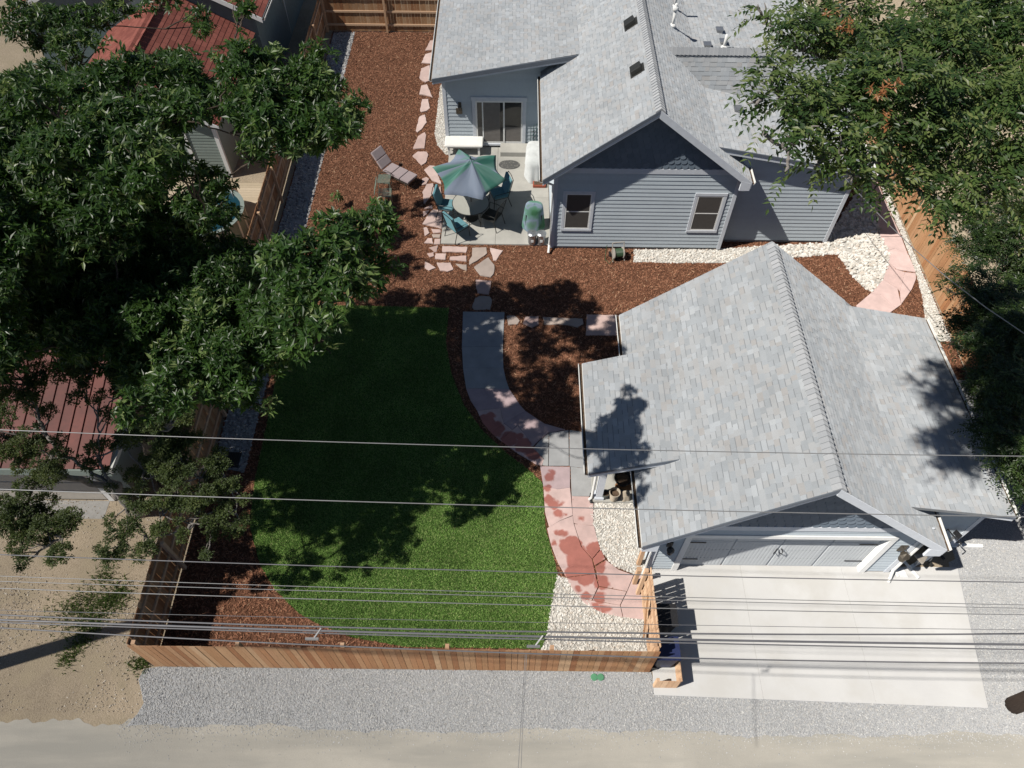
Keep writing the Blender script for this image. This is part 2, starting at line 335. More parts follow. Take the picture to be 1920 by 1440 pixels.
# ---- driveway slabs
drv = setting('driveway', (7.6, 6, 0))
DV = [(3.52, 4.43), (11.52, 4.22), (12.0, 7.78), (10.0, 7.66), (10.0, 7.72), (3.6, 7.72)]
def lerp(a, b, t): return (a[0]+(b[0]-a[0])*t, a[1]+(b[1]-a[1])*t)
fr = [(3.52, 4.43), (6.15, 4.36), (8.85, 4.29), (11.52, 4.22)]; bk = [(3.6, 7.76), (6.15, 7.76), (8.85, 7.76), (11.98, 7.76)]
for i in range(3):
    for j in range(1):
        t0, t1 = 0, 1; g = .0025
        q = [lerp(fr[i], bk[i], t0), lerp(fr[i+1], bk[i+1], t0), lerp(fr[i+1], bk[i+1], t1), lerp(fr[i], bk[i], t1)]
        q = [(q[0][0]+g, q[0][1]+g), (q[1][0]-g, q[1][1]+g), (q[2][0]-g, q[2][1]-g), (q[3][0]+g, q[3][1]-g)]
        MB().prism(q, -.05, .024).build('concrete_slab', M['concrete'], drv, off=(7.6, 6, 0), bevel=.006)
sheet('driveway_joint_bed', [(3.7, 4.6), (11.3, 4.45), (11.7, 7.6), (3.75, 7.6)], .016, M['foundation'])

# ---- patio
pat = setting('patio', (-.7, 22.5, 0)); pe = [-2.66, -.68, 1.32]; pf = [19.86, 22.4, 25.5]
for i in range(2):
    for j in range(2):
        MB().bb(pe[i]+.004, pe[i+1]-.004, pf[j]+.004, pf[j+1]-.004, -.04, .05).build('patio_slab', M['patio'], pat, off=(-.7, 22.5, 0), bevel=.008)

# ---- stone materials, wet stains of their own shape
def stone_mat(name, a, b2, wet=True, rough=.85):
    m, n, l, b = new_mat(name); v = coords(n, l)
    rp = ramp(n, [(0, a), (1, b2)]); l.new(rndval(n, l), rp.inputs[0])
    g = ramp(n, [(.25, (.78,)*3), (.75, (1.1,)*3)]); l.new(noise(n, l, v, 2.2, 7, .65), g.inputs[0])
    c = mixc(n, l, 1.0, rp.outputs[0], g.outputs[0], 'MULTIPLY')
    if wet:
        blots = [((1071, 1024), .30), ((1092, 1052), .42), ((1120, 1033), .26), ((1078, 1070), .26), ((1098, 1080), .28), ((1122, 1060), .22), ((1128, 1092), .22), ((1125, 1122), .17), ((1100, 1118), .14), ((1120, 1140), .13), ((1135, 1142), .12), ((1082, 1105), .10), ((1055, 1000), .11), ((1045, 998), .09), ((1040, 1020), .08), ((1038, 945), .17), ((1048, 962), .14), ((1051, 943), .07), ((1061, 964), .05), ((1090, 973), .09), ((1030, 935), .16), ((1026, 915), .12), ((1030, 895), .14), ((1034, 885), .12),
                 ((910, 792), .30), ((930, 805), .26), ((955, 822), .25), ((980, 835), .25), ((1000, 850), .25), ((975, 820), .15), ((920, 780), .16)]
        nzv = n.new('ShaderNodeTexNoise'); nzv.inputs['Scale'].default_value = 3.2; nzv.inputs['Detail'].default_value = 4; l.new(v, nzv.inputs['Vector'])
        sub = n.new('ShaderNodeVectorMath'); sub.operation = 'SUBTRACT'; l.new(nzv.outputs['Color'], sub.inputs[0]); sub.inputs[1].default_value = (.5, .5, .5)
        sca = n.new('ShaderNodeVectorMath'); sca.operation = 'SCALE'; sca.inputs['Scale'].default_value = .34; l.new(sub.outputs[0], sca.inputs[0])
        ad = n.new('ShaderNodeVectorMath'); ad.operation = 'ADD'; l.new(v, ad.inputs[0]); l.new(sca.outputs[0], ad.inputs[1])
        cur = None
        for (px, py), r_ in blots:
            p = G(px, py, .03); ds = n.new('ShaderNodeVectorMath'); ds.operation = 'DISTANCE'; ds.inputs[1].default_value = tuple(p); l.new(ad.outputs[0], ds.inputs[0])
            sb = n.new('ShaderNodeMath'); sb.operation = 'SUBTRACT'; sb.inputs[1].default_value = r_; l.new(ds.outputs['Value'], sb.inputs[0])
            if cur is None: cur = sb.outputs[0]
            else:
                mn = n.new('ShaderNodeMath'); mn.operation = 'MINIMUM'; l.new(cur, mn.inputs[0]); l.new(sb.outputs[0], mn.inputs[1]); cur = mn.outputs[0]
        st = n.new('ShaderNodeMapRange'); st.inputs[1].default_value = .03; st.inputs[2].default_value = -.03; l.new(cur, st.inputs[0])
        wetc = mixc(n, l, 1.0, c, (.68, .36, .31), 'MULTIPLY'); c = mixc(n, l, st.outputs[0], c, wetc)
        rr = n.new('ShaderNodeMapRange'); rr.inputs[3].default_value = rough; rr.inputs[4].default_value = .5; l.new(st.outputs[0], rr.inputs[0]); l.new(rr.outputs[0], b.inputs['Roughness'])
    else: b.inputs['Roughness'].default_value = rough
    l.new(c, b.inputs['Base Color']); b.inputs['Specular IOR Level'].default_value = .3
    bump(n, l, b, noise(n, l, v, 25, 4), .004); return m
M['pink_path'] = stone_mat('pink_path', (.60, .45, .415), (.66, .51, .475))
M['grey_path'] = stone_mat('grey_path', (.36, .37, .38), (.42, .42, .41), False)
M['mauve_path'] = stone_mat('mauve_path', (.45, .35, .36), (.52, .41, .41), True)
M['flag'] = stone_mat('flag', (.52, .385, .345), (.64, .51, .465), False)
M['flag_grey'] = stone_mat('flag_grey', (.40, .34, .30), (.50, .41, .35), False)
def stone(pg, z0, z1, mat, parent, off, name='stone', gap=.003, rough_edge=0.0):
    cx = sum(p[0] for p in pg)/len(pg); cy = sum(p[1] for p in pg)/len(pg); out = []
    n = len(pg)
    for i in range(n):
        a, b = pg[i], pg[(i+1) % n]; L = math.hypot(b[0]-a[0], b[1]-a[1]); k = max(1, int(L/.12)) if rough_edge else 1
        for j in range(k):
            p = lerp(a, b, j/k)
            if rough_edge: p = (p[0]+random.uniform(-1, 1)*rough_edge, p[1]+random.uniform(-1, 1)*rough_edge)
            d = math.hypot(p[0]-cx, p[1]-cy); s_ = max(.5, (d-gap)/max(d, 1e-6)); out.append((cx+(p[0]-cx)*s_, cy+(p[1]-cy)*s_))
    return MB().prism(out, z0, z1).build(name, mat, parent, off=off, bevel=.008)
PATHW = []
o0 = (1, 12, 0); pth = setting('flagstone_path', o0)
P_ = 'pink_path'; Gy = 'grey_path'; Mv = 'mauve_path'
for k, p in [(Gy, [(868, 584), (946, 585), (943, 650), (866, 650)]), (Gy, [(866, 650), (943, 650), (944, 690), (868, 690)]), (Gy, [(868, 690), (944, 690), (949, 712), (955, 729), (874, 728)]),
             (Mv, [(874, 728), (955, 729), (966, 745), (975, 759), (938, 765), (895, 770), (882, 750)]), (P_, [(895, 770), (938, 765), (941, 780), (945, 794), (922, 812), (905, 793)]),
             (Mv, [(938, 765), (975, 759), (985, 770), (945, 794), (941, 780)]), (Mv, [(945, 794), (985, 770), (1000, 780), (970, 797), (961, 806), (955, 801)]),
             (P_, [(922, 812), (945, 794), (955, 801), (961, 806), (951, 815), (938, 825), (930, 819)]), (Mv, [(970, 797), (1000, 780), (1021, 794), (1019, 815), (1010, 826), (998, 838), (985, 815)]),
             (P_, [(938, 825), (951, 815), (961, 806), (970, 798), (985, 815), (998, 838), (1010, 850), (1020, 862), (1016, 873), (1005, 870), (970, 849)]),
             (Mv, [(1021, 794), (1060, 805), (1029, 811), (1010, 826), (1019, 812)]), (Gy, [(1030, 811), (1066, 806), (1067, 873), (1029, 873)]), (Gy, [(1068, 806), (1102, 811), (1118, 880), (1068, 874)]),
             (Gy, [(1010, 828), (1029, 812), (1028, 873), (1017, 872), (1020, 860), (1000, 840)]), (Mv, [(1013, 874), (1069, 875), (1069, 914), (1045, 917), (1019, 912)]),
             (Gy, [(1070, 875), (1122, 881), (1122, 930), (1072, 930)]), (P_, [(1019, 912), (1045, 917), (1069, 914), (1074, 966), (1050, 976), (1030, 988), (1022, 960)]),
             (P_, [(1072, 930), (1112, 931), (1113, 985), (1092, 984), (1076, 980), (1074, 966)]), (P_, [(1026, 990), (1050, 976), (1074, 967), (1076, 982), (1090, 1025), (1110, 1048), (1116, 1075), (1062, 1082), (1045, 1052), (1033, 1020)]),
             (P_, [(1077, 982), (1114, 986), (1120, 1010), (1126, 1029), (1111, 1047), (1092, 1026), (1085, 1007)]), (P_, [(1127, 1030), (1135, 1048), (1115, 1060), (1112, 1047)]),
             (P_, [(1117, 1062), (1136, 1050), (1160, 1068), (1188, 1078), (1176, 1108), (1123, 1098)]), (P_, [(1062, 1083), (1116, 1076), (1122, 1099), (1110, 1125), (1085, 1116), (1074, 1105)]),
             (P_, [(1123, 1100), (1175, 1109), (1163, 1134), (1111, 1125)]), (P_, [(1189, 1078), (1224, 1080), (1226, 1163), (1169, 1157), (1164, 1134), (1176, 1109)]), (P_, [(1110, 1126), (1163, 1135), (1168, 1157), (1130, 1149), (1095, 1130), (1086, 1117)])]:
    PATHW.append(poly(p, .03)); stone(poly(p, .03), -.02, .03, M[k], pth, o0)
o0 = (12, 18, 0); pth2 = setting('curved_side_path', o0)
for p in ([(1605, 573), (1632, 550), (1652, 552), (1680, 578), (1640, 607)], [(1632, 550), (1656, 524), (1683, 541), (1690, 571), (1680, 578), (1652, 552)], [(1656, 524), (1667, 492), (1680, 505), (1697, 510), (1688, 545), (1683, 541)],
          [(1697, 510), (1717, 512), (1718, 522), (1710, 542), (1690, 570), (1688, 545)], [(1667, 492), (1665, 470), (1678, 465), (1704, 478), (1717, 510), (1682, 505)], [(1665, 470), (1652, 444), (1690, 444), (1703, 478), (1678, 465)],
          [(1652, 443), (1640, 400), (1672, 404), (1690, 443)], [(1640, 400), (1628, 352), (1650, 352), (1672, 404)], [(1628, 352), (1610, 300), (1628, 300), (1650, 352)], [(1610, 300), (1595, 250), (1610, 250), (1628, 300)]):
    PATHW.append(poly(p, .03)); stone(poly(p, .03), -.02, .03, M['pink_path'], pth2, o0, gap=.004)
o0 = (-1.5, 19, 0); pth3 = setting('stepping_stone_path', o0)
STEP = [[(797, 95), (806, 76), (815, 74), (813, 93)], [(790, 118), (797, 101), (810, 98), (807, 119)], [(786, 145), (790, 128), (805, 122), (809, 150), (798, 154), (789, 150)], [(786, 177), (790, 160), (801, 158), (811, 182), (797, 178)], [(787, 207), (791, 186), (803, 185), (806, 203), (800, 208), (790, 210)],
        [(779, 245), (786, 218), (797, 214), (800, 229), (790, 243), (782, 248)], [(774, 278), (783, 255), (797, 247), (799, 253), (796, 278), (778, 279)], [(773, 292), (783, 284), (800, 284), (804, 290), (799, 305), (790, 310), (782, 301)], [(795, 318), (806, 310), (815, 310), (828, 345), (810, 338)], [(791, 335), (800, 331), (805, 335), (800, 345), (791, 347)],
        [(792, 360), (800, 345), (812, 343), (815, 360), (795, 382)], [(817, 360), (826, 348), (830, 370)], [(794, 391), (810, 384), (811, 391)], [(793, 396), (805, 394), (800, 402), (794, 406)], [(791, 420), (802, 403), (812, 392), (829, 394), (829, 428)], [(793, 427), (800, 425), (806, 437), (797, 443)],
        [(808, 429), (827, 430), (827, 436), (812, 437)], [(809, 439), (826, 439), (825, 446), (812, 445)], [(795, 455), (801, 446), (811, 446), (812, 457)], [(814, 448), (826, 447), (825, 458), (813, 458)], [(804, 464), (822, 460), (819, 472), (815, 472)], [(800, 475), (814, 472), (814, 480), (806, 482)], [(828, 472), (829, 461), (877, 463), (875, 473)],
        [(816, 475), (837, 475), (836, 487), (815, 485)], [(843, 481), (875, 479), (875, 490), (843, 487)], [(885, 464), (912, 463), (914, 475), (895, 489), (880, 497), (880, 488), (884, 480)], [(918, 464), (944, 469), (930, 489), (925, 488)], [(888, 500), (915, 482), (928, 497), (926, 514), (920, 520), (900, 516), (893, 508)],
        [(892, 524), (922, 526), (917, 552), (895, 550), (892, 535)], [(885, 575), (890, 560), (899, 554), (918, 555), (923, 562), (920, 580), (889, 581)], [(797, 490), (806, 494), (818, 502), (805, 507), (796, 502)], [(818, 492), (845, 492), (851, 505), (840, 509), (825, 507)], [(853, 494), (875, 496), (875, 507), (865, 503)],
        [(950, 592), (965, 591), (975, 601), (970, 608), (952, 609)], [(980, 606), (985, 593), (1010, 593), (1011, 608), (998, 614), (982, 608)], [(1018, 594), (1093, 597), (1094, 607), (1083, 614), (1072, 611), (1055, 608), (1020, 608)], [(1100, 589), (1185, 591), (1187, 629), (1098, 628)]]
STEPW = [poly(p, .03) for p in STEP]
for i, p in enumerate(STEPW): stone(p, -.02, .03+.01*random.random(), M['flag_grey'] if i in (17, 25, 27, 29, 32, 33, 35) else M['flag'], pth3, o0, gap=.01, rough_edge=.012)

# ---- scattered stones, chips and grass (nobody could count them)
for i, pg in enumerate(ROCKS):
    P = sprinkle(pg, 520 if i != 2 else 330); P = P[in_view(P)]
    if i == 2:
        big = P[:, 0] > 9.3; scatter('white_rocks', P[~big], .005, ICO, ICF, (.022, .05), M['white_rock'], .6, .6, smooth=False)
        Q = P[big]; Q = Q[RNG.random(len(Q)) < .5]; scatter('white_cobbles', Q, .012, ICO, ICF, (.05, .085), M['white_rock'], .6, .55, smooth=False)
    else: scatter('white_rocks', P, .005, ICO, ICF, (.018, .036), M['white_rock'], .6, .65)
P = sprinkle(RIVER, 230); scatter('river_rocks', P, .005, ICO, ICF, (.03, .06), M['river_rock'], .6, .6)
P = sprinkle(GRAVEL_L, 1700, [[(3.5, 4.42), (11.54, 4.2), (12.03, 7.8), (3.5, 7.8)]]); P = P[in_view(P)]
scatter('gravel_stones', P, .001, OCT[:5], OCF[:4], (.011, .022), M['gravel'], .8, .7)
P = sprinkle([(-9.2, 2.6), (15, 2.6), (15, 3.75), (-9.2, 3.7)], 700); P = P[RNG.random(len(P)) < np.exp(-np.clip(3.55-P[:, 1], 0, 9)*7)]; scatter('strewn_gravel', P[in_view(P)], -.008, OCT, OCF, (.008, .017), M['gravel'], .8, .7)
P = sprinkle([(-15, 3.9), (-8.9, 3.9), (-8.9, 10), (-15, 10)], 260)
k = np.sin(P[:, 0]*1.9+1)+np.sin(P[:, 1]*2.3)+RNG.normal(0, .7, len(P)) > .2
scatter('loose_stones', P[k & in_view(P)], -.012, OCT, OCF, (.010, .03), pieces('loose_stone', [(0, (.30, .25, .19)), (.6, (.46, .40, .32)), (1, (.62, .57, .49))], .9, 50, .15, 0), .8, .6)
holes = [LAWN] + ROCKS + [RIVER, [(-2.66, 19.86), (1.32, 19.86), (1.32, 25.5), (-2.66, 25.5)]] + PATHW + STEPW
P = sprinkle(YARD, 600, holes); P = P[in_view(P)]
scatter('mulch_chips', P, .004, CHIP, CHF, (.018, .052), M['mulch'], .4)
# grass blades
def grass(name, P, h, w, mat, lean=.5, z=0.0):
    n = len(P); a = RNG.uniform(0, 2*np.pi, n); H = RNG.uniform(*h, n); ln = RNG.uniform(.1, lean, n)*H; b = RNG.uniform(0, 2*np.pi, n)
    V = np.zeros((n, 3, 3)); W = RNG.uniform(*w, n)/2
    V[:, 0, 0] = P[:, 0]-np.cos(a)*W; V[:, 0, 1] = P[:, 1]-np.sin(a)*W; V[:, 1, 0] = P[:, 0]+np.cos(a)*W; V[:, 1, 1] = P[:, 1]+np.sin(a)*W
    V[:, 2, 0] = P[:, 0]+np.cos(b)*ln; V[:, 2, 1] = P[:, 1]+np.sin(b)*ln; V[:, 2, 2] = H; V[:, :, 2] += z
    return np_mesh(name, V.reshape(-1, 3), np.arange(3*n).reshape(n, 3), mat, None, RNG.random(n))
P = sprinkle(LAWN, 4200); k = in_view(P)
tag(grass('grass', P[k], (.03, .065), (.010, .02), M['grass'], 1.0, .002), 'short green grass of the back lawn', kind='stuff')
wp = []
for px, py, r_, n in ((150, 1145, .75, 900), (205, 1130, .5, 500), (165, 1175, .4, 400), (225, 1110, .4, 260), (125, 1235, .3, 160), (265, 1245, .3, 260), (200, 1080, .35, 160), (150, 1210, .3, 160), (260, 1190, .3, 160)):
    c = G(px, py); wp.append(np.column_stack([RNG.normal(c[0], r_*.5, n), RNG.normal(c[1], r_*.4, n)]))
wp = np.concatenate(wp); wp = wp[wp[:, 0] < X_L-.15]
tag(grass('weeds', wp, (.05, .16), (.02, .04), M['weed'], 1.1, -.016), 'low green weeds in the dirt beside the fence', kind='stuff')

# ================================================================== BUILDING KIT
def slope_frame(a, b, c):
    """a,b: ends of the eave; c: a point up the slope above a"""
    a, b, c = Vector(a), Vector(b), Vector(c); u = (b-a).normalized(); v = (c-a); v -= u*v.dot(u); L = v.length; v.normalize(); n = u.cross(v)
    if n.z < 0: n = -n
    return a, u, v, n, (b-a).length, L
BOXF = [(0, 1, 9, 8), (4, 5, 1, 0), (5, 6, 2, 1), (7, 4, 0, 3), (8, 9, 2, 3)]     # top, front, right, left, band under the next course
def wedge(w, L, t):
    b = max(.3, (L-.042)/L) if L > .06 else .5
    return [(0, 0, t), (w, 0, t), (w, L, .001), (0, L, .001), (0, 0, -.004), (w, 0, -.004), (w, L, -.004), (0, L, -.004), (0, L*b, t+(.001-t)*b), (w, L*b, t+(.001-t)*b)]
def set_band(me, vals):
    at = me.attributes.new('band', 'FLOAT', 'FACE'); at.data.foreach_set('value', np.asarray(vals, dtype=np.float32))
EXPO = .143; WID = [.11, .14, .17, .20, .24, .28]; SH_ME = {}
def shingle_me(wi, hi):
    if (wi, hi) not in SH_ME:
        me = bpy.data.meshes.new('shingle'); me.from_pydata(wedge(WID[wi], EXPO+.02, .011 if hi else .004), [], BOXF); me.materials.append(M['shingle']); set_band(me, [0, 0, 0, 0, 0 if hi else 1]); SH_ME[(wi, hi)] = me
    return SH_ME[(wi, hi)]
class Roofing:
    def __init__(s, root, off): s.root = root; s.off = Vector(off); s.p = []
    def slope(s, name, a, b, c, deck_t=.1, skip=None, shift=0.0, label=None):
        A, u, v, n, W, L = slope_frame(a, b, c)
        dk = MB().extr([A, A+u*W, A+u*W+v*L, A+v*L], -n*deck_t).build(name, M['deck_under'], s.root, off=s.off)
        if label: dk['label'] = label
        rows = int(L/EXPO)+1
        for r_ in range(rows):
            x = 0.0; y = r_*EXPO; hi = random.random() < .5; Lr = min(EXPO+.02, L-y)
            if Lr < .01: continue
            first = random.uniform(.03, .25)
            while x < W-.002:
                wi = random.randrange(len(WID)); w = WID[wi] if x > 0 else first; w = min(w, W-x); hi = (not hi) if random.random() < .8 else hi
                whole = abs(w-WID[wi]) < 1e-6 and Lr > EXPO
                ctr = A+u*(x+w/2)+v*(y+EXPO/2)
                if not (skip and skip(ctr)): s.p.append((A+u*x+v*y+n*.002, u, v, n, wi, hi, ctr, dk, whole, w, Lr))
                x += w
    def finish(s, nmax=300):
        def score(q):
            if not q[8]: return -1
            d = Vector(CAM)-q[6]; k = max(0.0, q[3].dot(d)/d.length)*WID[q[4]]/d.length_squared
            Q = q[6]-Vector(CAM); dz = Q.dot(Vector(_f)); x = Q.dot(Vector(_r))/dz*F_PX+960; y = Q.dot(Vector(_d))/dz*F_PX+720
            return k if (0 < x < 1920 and 0 < y < 1440) else 0
        s.p.sort(key=score, reverse=True)
        for (o, u, v, n, wi, hi, c, dk, wh, w, Lr) in s.p[:nmax]: inst('shingle', shingle_me(wi, hi), dk, frame(o-s.off, u, v, n))
        V, Fq, rn, bd = [], [], [], []
        for (o, u, v, n, wi, hi, c, dk, wh, w, Lr) in s.p[nmax:]:
            k = len(V); V += [o+u*x+v*y+n*z for x, y, z in wedge(w, Lr, .011 if hi else .004)]
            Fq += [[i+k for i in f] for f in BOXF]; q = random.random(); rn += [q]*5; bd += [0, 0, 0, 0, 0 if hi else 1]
        o = np_mesh('shingle_field', np.array([tuple(p) for p in V]), np.array(Fq), M['shingle'], s.root, rn, off=s.off); o['kind'] = 'stuff'; set_band(o.data, bd)
def ridge(root, off, a, b, sl_l, sl_r, w=.15, step=.14, name='ridge_cap'):
    a, b, off = Vector(a), Vector(b), Vector(off); d = (b-a).normalized(); side = d.cross(Vector((0, 0, 1))).normalized(); n = int((b-a).length/step)
    me = bpy.data.meshes.new(name); prof = [(-w, -w*sl_l*.9), (-w*.45, -w*.38*sl_l+.005), (0, .02), (w*.45, -w*.38*sl_r+.005), (w, -w*sl_r*.9)]
    vs = [(x, 0, z+.05) for x, z in prof] + [(x, step+.03, z+.012) for x, z in prof] + [(x, 0, z-.01) for x, z in prof]
    fs = [(i, i+1, 6+i, 5+i) for i in range(4)] + [(10+i, 11+i, i+1, i) for i in range(4)]
    me.from_pydata(vs, [], fs); me.materials.append(M['cap'])
    for i in range(n): inst(name, me, root, frame(a+d*(i*step)-off, side, d, Vector((0, 0, 1))))
def board_me(t0=.024, t1=.008, H=.18):
    me = bpy.data.meshes.new('siding_board'); me.from_pydata([(0, 0, 0), (1, 0, 0), (1, t0, 0), (0, t0, 0), (0, 0, H), (1, 0, H), (1, t1, H), (0, t1, H)], [], [(0, 1, 2, 3), (3, 2, 6, 7), (0, 3, 7, 4), (1, 5, 6, 2), (4, 7, 6, 5)]); return me
BOARD = {}
def siding(wall, off, p0, u, nrm, length, z0, z1, mat='siding', step=.165, clip=None):
    """p0 base corner on the wall plane, u along, nrm outwards"""
    if mat not in BOARD: BOARD[mat] = board_me(); BOARD[mat].materials.append(M[mat])
    off = Vector(off); z = z0
    while z < z1-.02:
        s0, s1 = clip(z) if clip else (0, length)
        if s1-s0 > .1:
            p = Vector(p0)+Vector(u)*s0; inst('siding_board', BOARD[mat], wall, frame((p.x-off.x, p.y-off.y, z-off.z), u, nrm, (0, 0, 1), sx=s1-s0, sz=min(1, (z1-z)/.18)))
        z += step
SCALE_ME = {}
def scales(gable, off, x0, x1, zb, apex, slope, Y, w=.21, step=.19):
    """rounded shingles on a gable facing -Y; triangle apex=(x,z)"""
    off = Vector(off)
    if 's' not in SCALE_ME:
        h = step+.06; pts = [(-w*.48, h), (-w*.48, .09)] + [(w*.48*math.cos(t), .09-.09*math.sin(t)) for t in np.linspace(math.pi, 0, 9)[1:-1]] + [(w*.48, .09), (w*.48, h)]
        mb = MB().extr([(x, -.004-.024*(1-z/h), z) for x, z in pts][::-1], (0, -.012, 0)); me = bpy.data.meshes.new('scale_shingle'); me.from_pydata(mb.v, [], mb.f); me.materials.append(M['scale']); SCALE_ME['s'] = me
    r_ = 0; z = zb
    while z < apex[1]-.1:
        hw = (apex[1]-z)/slope; x = apex[0]-hw+(w/2 if r_ % 2 else 0)-w/2
        while x < apex[0]+hw:
            if x0 < x < x1 and z+step+.06 < apex[1]-slope*(abs(x-apex[0])+w*.48)-.01: inst('scale_shingle', SCALE_ME['s'], gable, Matrix.Translation((x-off.x, Y-off.y, z-off.z)))
            x += w
        z += step; r_ += 1
def gutter(root, off, a, b, out, drop=.0, dirt=True):
    """open trough along an eave from a to b; out = outward unit vector"""
    a, b, out = Vector(a), Vector(b), Vector(out); prof = [(0, 0), (0, -.10), (.085, -.10), (.12, -.02), (.12, .012), (.10, .012), (.10, -.015), (.075, -.085), (.012, -.085), (.012, 0)]
    pts = [a+out*x+Vector((0, 0, z)) for x, z in prof]
    g = MB().extr(pts, b-a).build('gutter', M['gutter'], root, off=off)
    if dirt: MB().extr([a+out*.014+Vector((0, 0, -.05)), a+out*.088+Vector((0, 0, -.05)), a+out*.08+Vector((0, 0, -.07)), a+out*.014+Vector((0, 0, -.07))], b-a).build('leaf_litter', M['gutter_dirt'], g, off=off)
    return g
def rake(root, off, a, b, thick, h, mat, yout=0.0, name='rake_board', drop=0.0):
    """vertical board hanging below the sloped edge a-b (faces -Y)"""
    a, b = Vector(a)-Vector((0, 0, drop)), Vector(b)-Vector((0, 0, drop))
    return MB().extr([a, b, b-Vector((0, 0, h)), a-Vector((0, 0, h))], (0, thick, 0)).build(name, M[mat], root, off=off)
def window(root, off, x0, x1, z0, z1, Y, mat='screen'):
    w = MB()
    t = .10
    w.bb(x0-t, x1+t, Y-.045, Y-.01, z1, z1+t+.02); w.bb(x0-t, x1+t, Y-.05, Y-.01, z0-t, z0); w.bb(x0-t, x0, Y-.04, Y-.01, z0, z1); w.bb(x1, x1+t, Y-.04, Y-.01, z0, z1)
    f = w.build('window', M['trim'], root, off=off, bevel=.004)
    q = MB(); b = .045
    q.bb(x0, x1, Y-.036, Y-.012, z1-b, z1-.001); q.bb(x0, x1, Y-.036, Y-.012, z0+.001, z0+b); q.bb(x0+.001, x0+b, Y-.036, Y-.012, z0+b, z1-b); q.bb(x1-b, x1-.001, Y-.036, Y-.012, z0+b, z1-b)
    zm = (z0+z1)/2; q.bb(x0+b, x1-b, Y-.034, Y-.012, zm-.018, zm+.018); q.build('sash', M['white'], f, off=off)
    for lo, hi in ((z0+b, zm-.018), (zm+.018, z1-b)): MB().bb(x0+b, x1-b, Y-.028, Y-.016, lo, hi).build('pane', M[mat], f, off=off)
    return f
def lantern(name, label, p, nrm=(0, -1, 0), mat='black', s=1.0):
    t = thing(name, label, 'wall lamp', p); n = Vector(nrm)
    MB().box(n*.012, (.12*s, .024, .2*s)).build('back_plate', M[mat], t)
    MB().tube([n*.02+Vector((0, 0, .03)), n*.09*s+Vector((0, 0, .1*s)), n*.14*s+Vector((0, 0, .07*s))], .009, 6).build('arm', M[mat], t)
    c = n*.14*s; b = MB().lathe([(.03*s, -.16*s), (.055*s, -.15*s), (.07*s, -.0*s), (.085*s, .005), (.05*s, .04*s), (.012, .075*s)], c, 8).build('lamp_cage', M[mat], t)
    MB().lathe([(.04*s, -.135*s), (.062*s, -.02*s)], c+n*.006, 8).build('lamp_glass', glass_mat('lamp_glass', (.35, .33, .28), .3), b)
    return t

# ================================================================== GARAGE
GO = Vector((6.8, 10.6, 0))
gar = thing('garage', 'light grey blue detached garage with wide white door and shingled gable roof', 'garage', GO)
RX, RZ = 6.75, 5.42; gY0, gY1 = 7.2, 14.45; EX0, EX1, EZ = 3.13, 10.35, 2.43
SL = (RZ-EZ)/(RX-EX0)
W0, W1, WY0, WY1 = 3.62, 10.04, 7.62, 14.1
wall = MB(); wall.bb(W0, W0+.12, WY0, WY1, .06, EZ+.25); wall.bb(W1-.12, W1, WY0, WY1, .06, EZ+.25); wall.bb(W0+.12, W1-.12, WY1-.12, WY1, .06, EZ+.25)
wall = wall.build('wall', M['siding'], gar, off=GO)
DX0, DX1, DZ = 4.42, 9.28, 2.12
fw = MB(); fw.bb(W0+.12, DX0, WY0, WY0+.12, .06, EZ); fw.bb(DX1, W1-.12, WY0, WY0+.12, .06, EZ); fw.bb(DX0, DX1, WY0, WY0+.12, DZ, EZ)
fwall = fw.build('front_wall', M['siding'], gar, off=GO)
siding(fwall, GO, (W0+.1, WY0, 0), (1, 0, 0), (0, -1, 0), DX0-W0-.24, .1, EZ)
siding(fwall, GO, (DX1+.14, WY0, 0), (1, 0, 0), (0, -1, 0), W1-DX1-.24, .1, EZ)
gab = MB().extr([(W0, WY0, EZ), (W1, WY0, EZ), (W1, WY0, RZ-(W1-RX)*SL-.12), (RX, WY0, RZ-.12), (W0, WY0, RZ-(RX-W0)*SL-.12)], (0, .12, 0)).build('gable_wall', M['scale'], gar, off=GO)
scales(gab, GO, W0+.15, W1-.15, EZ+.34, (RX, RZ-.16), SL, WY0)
MB().bb(W0, W1, WY0-.035, WY0, EZ+.12, EZ+.33).build('frieze_board', M['trim'], gar, off=GO)
siding(fwall, GO, (W0+.1, WY0, 0), (1, 0, 0), (0, -1, 0), W1-W0-.2, DZ+.16, EZ+.12)
for x0, x1 in ((W0-.03, W0+.1), (W1-.1, W1+.03)): MB().bb(x0, x1, WY0-.034, WY0+.09, .04, EZ+.12).build('corner_board', M['trim'], gar, off=GO)
for x0, x1 in ((DX0-.14, DX0+.012), (DX1-.012, DX1+.14)): MB().bb(x0, x1, WY0-.045, WY0+.135, .03, DZ-.012).build('door_jamb', M['white'], gar, off=GO)
MB().bb(DX0-.14, DX1+.14, WY0-.05, WY0+.135, DZ-.011, DZ+.15).build('door_header', M['white'], gar, off=GO)
M['door'] = plain('door', (.52, .545, .56), .5, var=.04)
door = MB().bb(DX0, DX1, WY0+.14, WY0+.18, .02, DZ).build('overhead_door', M['door'], gar, off=GO)
nx = 4; pw = (DX1-DX0)/nx
for i in range(nx):
    for j in range(4):
        x0 = DX0+i*pw+.03; x1 = DX0+(i+1)*pw-.03; z0 = .03+j*.52; z1 = z0+.5
        pn = MB().bb(x0, x1, WY0+.12, WY0+.14, z0, z1).build('door_panel', M['door'], door, off=GO, bevel=.004)
    b = MB()
    for k in range(11):
        x = DX0+i*pw+.14+k*(pw-.28)/10; b.bb(x-.03, x+.03, WY0+.1155, WY0+.12, .09, 1.5)
    b.build('door_batten', M['door'], door, off=GO)
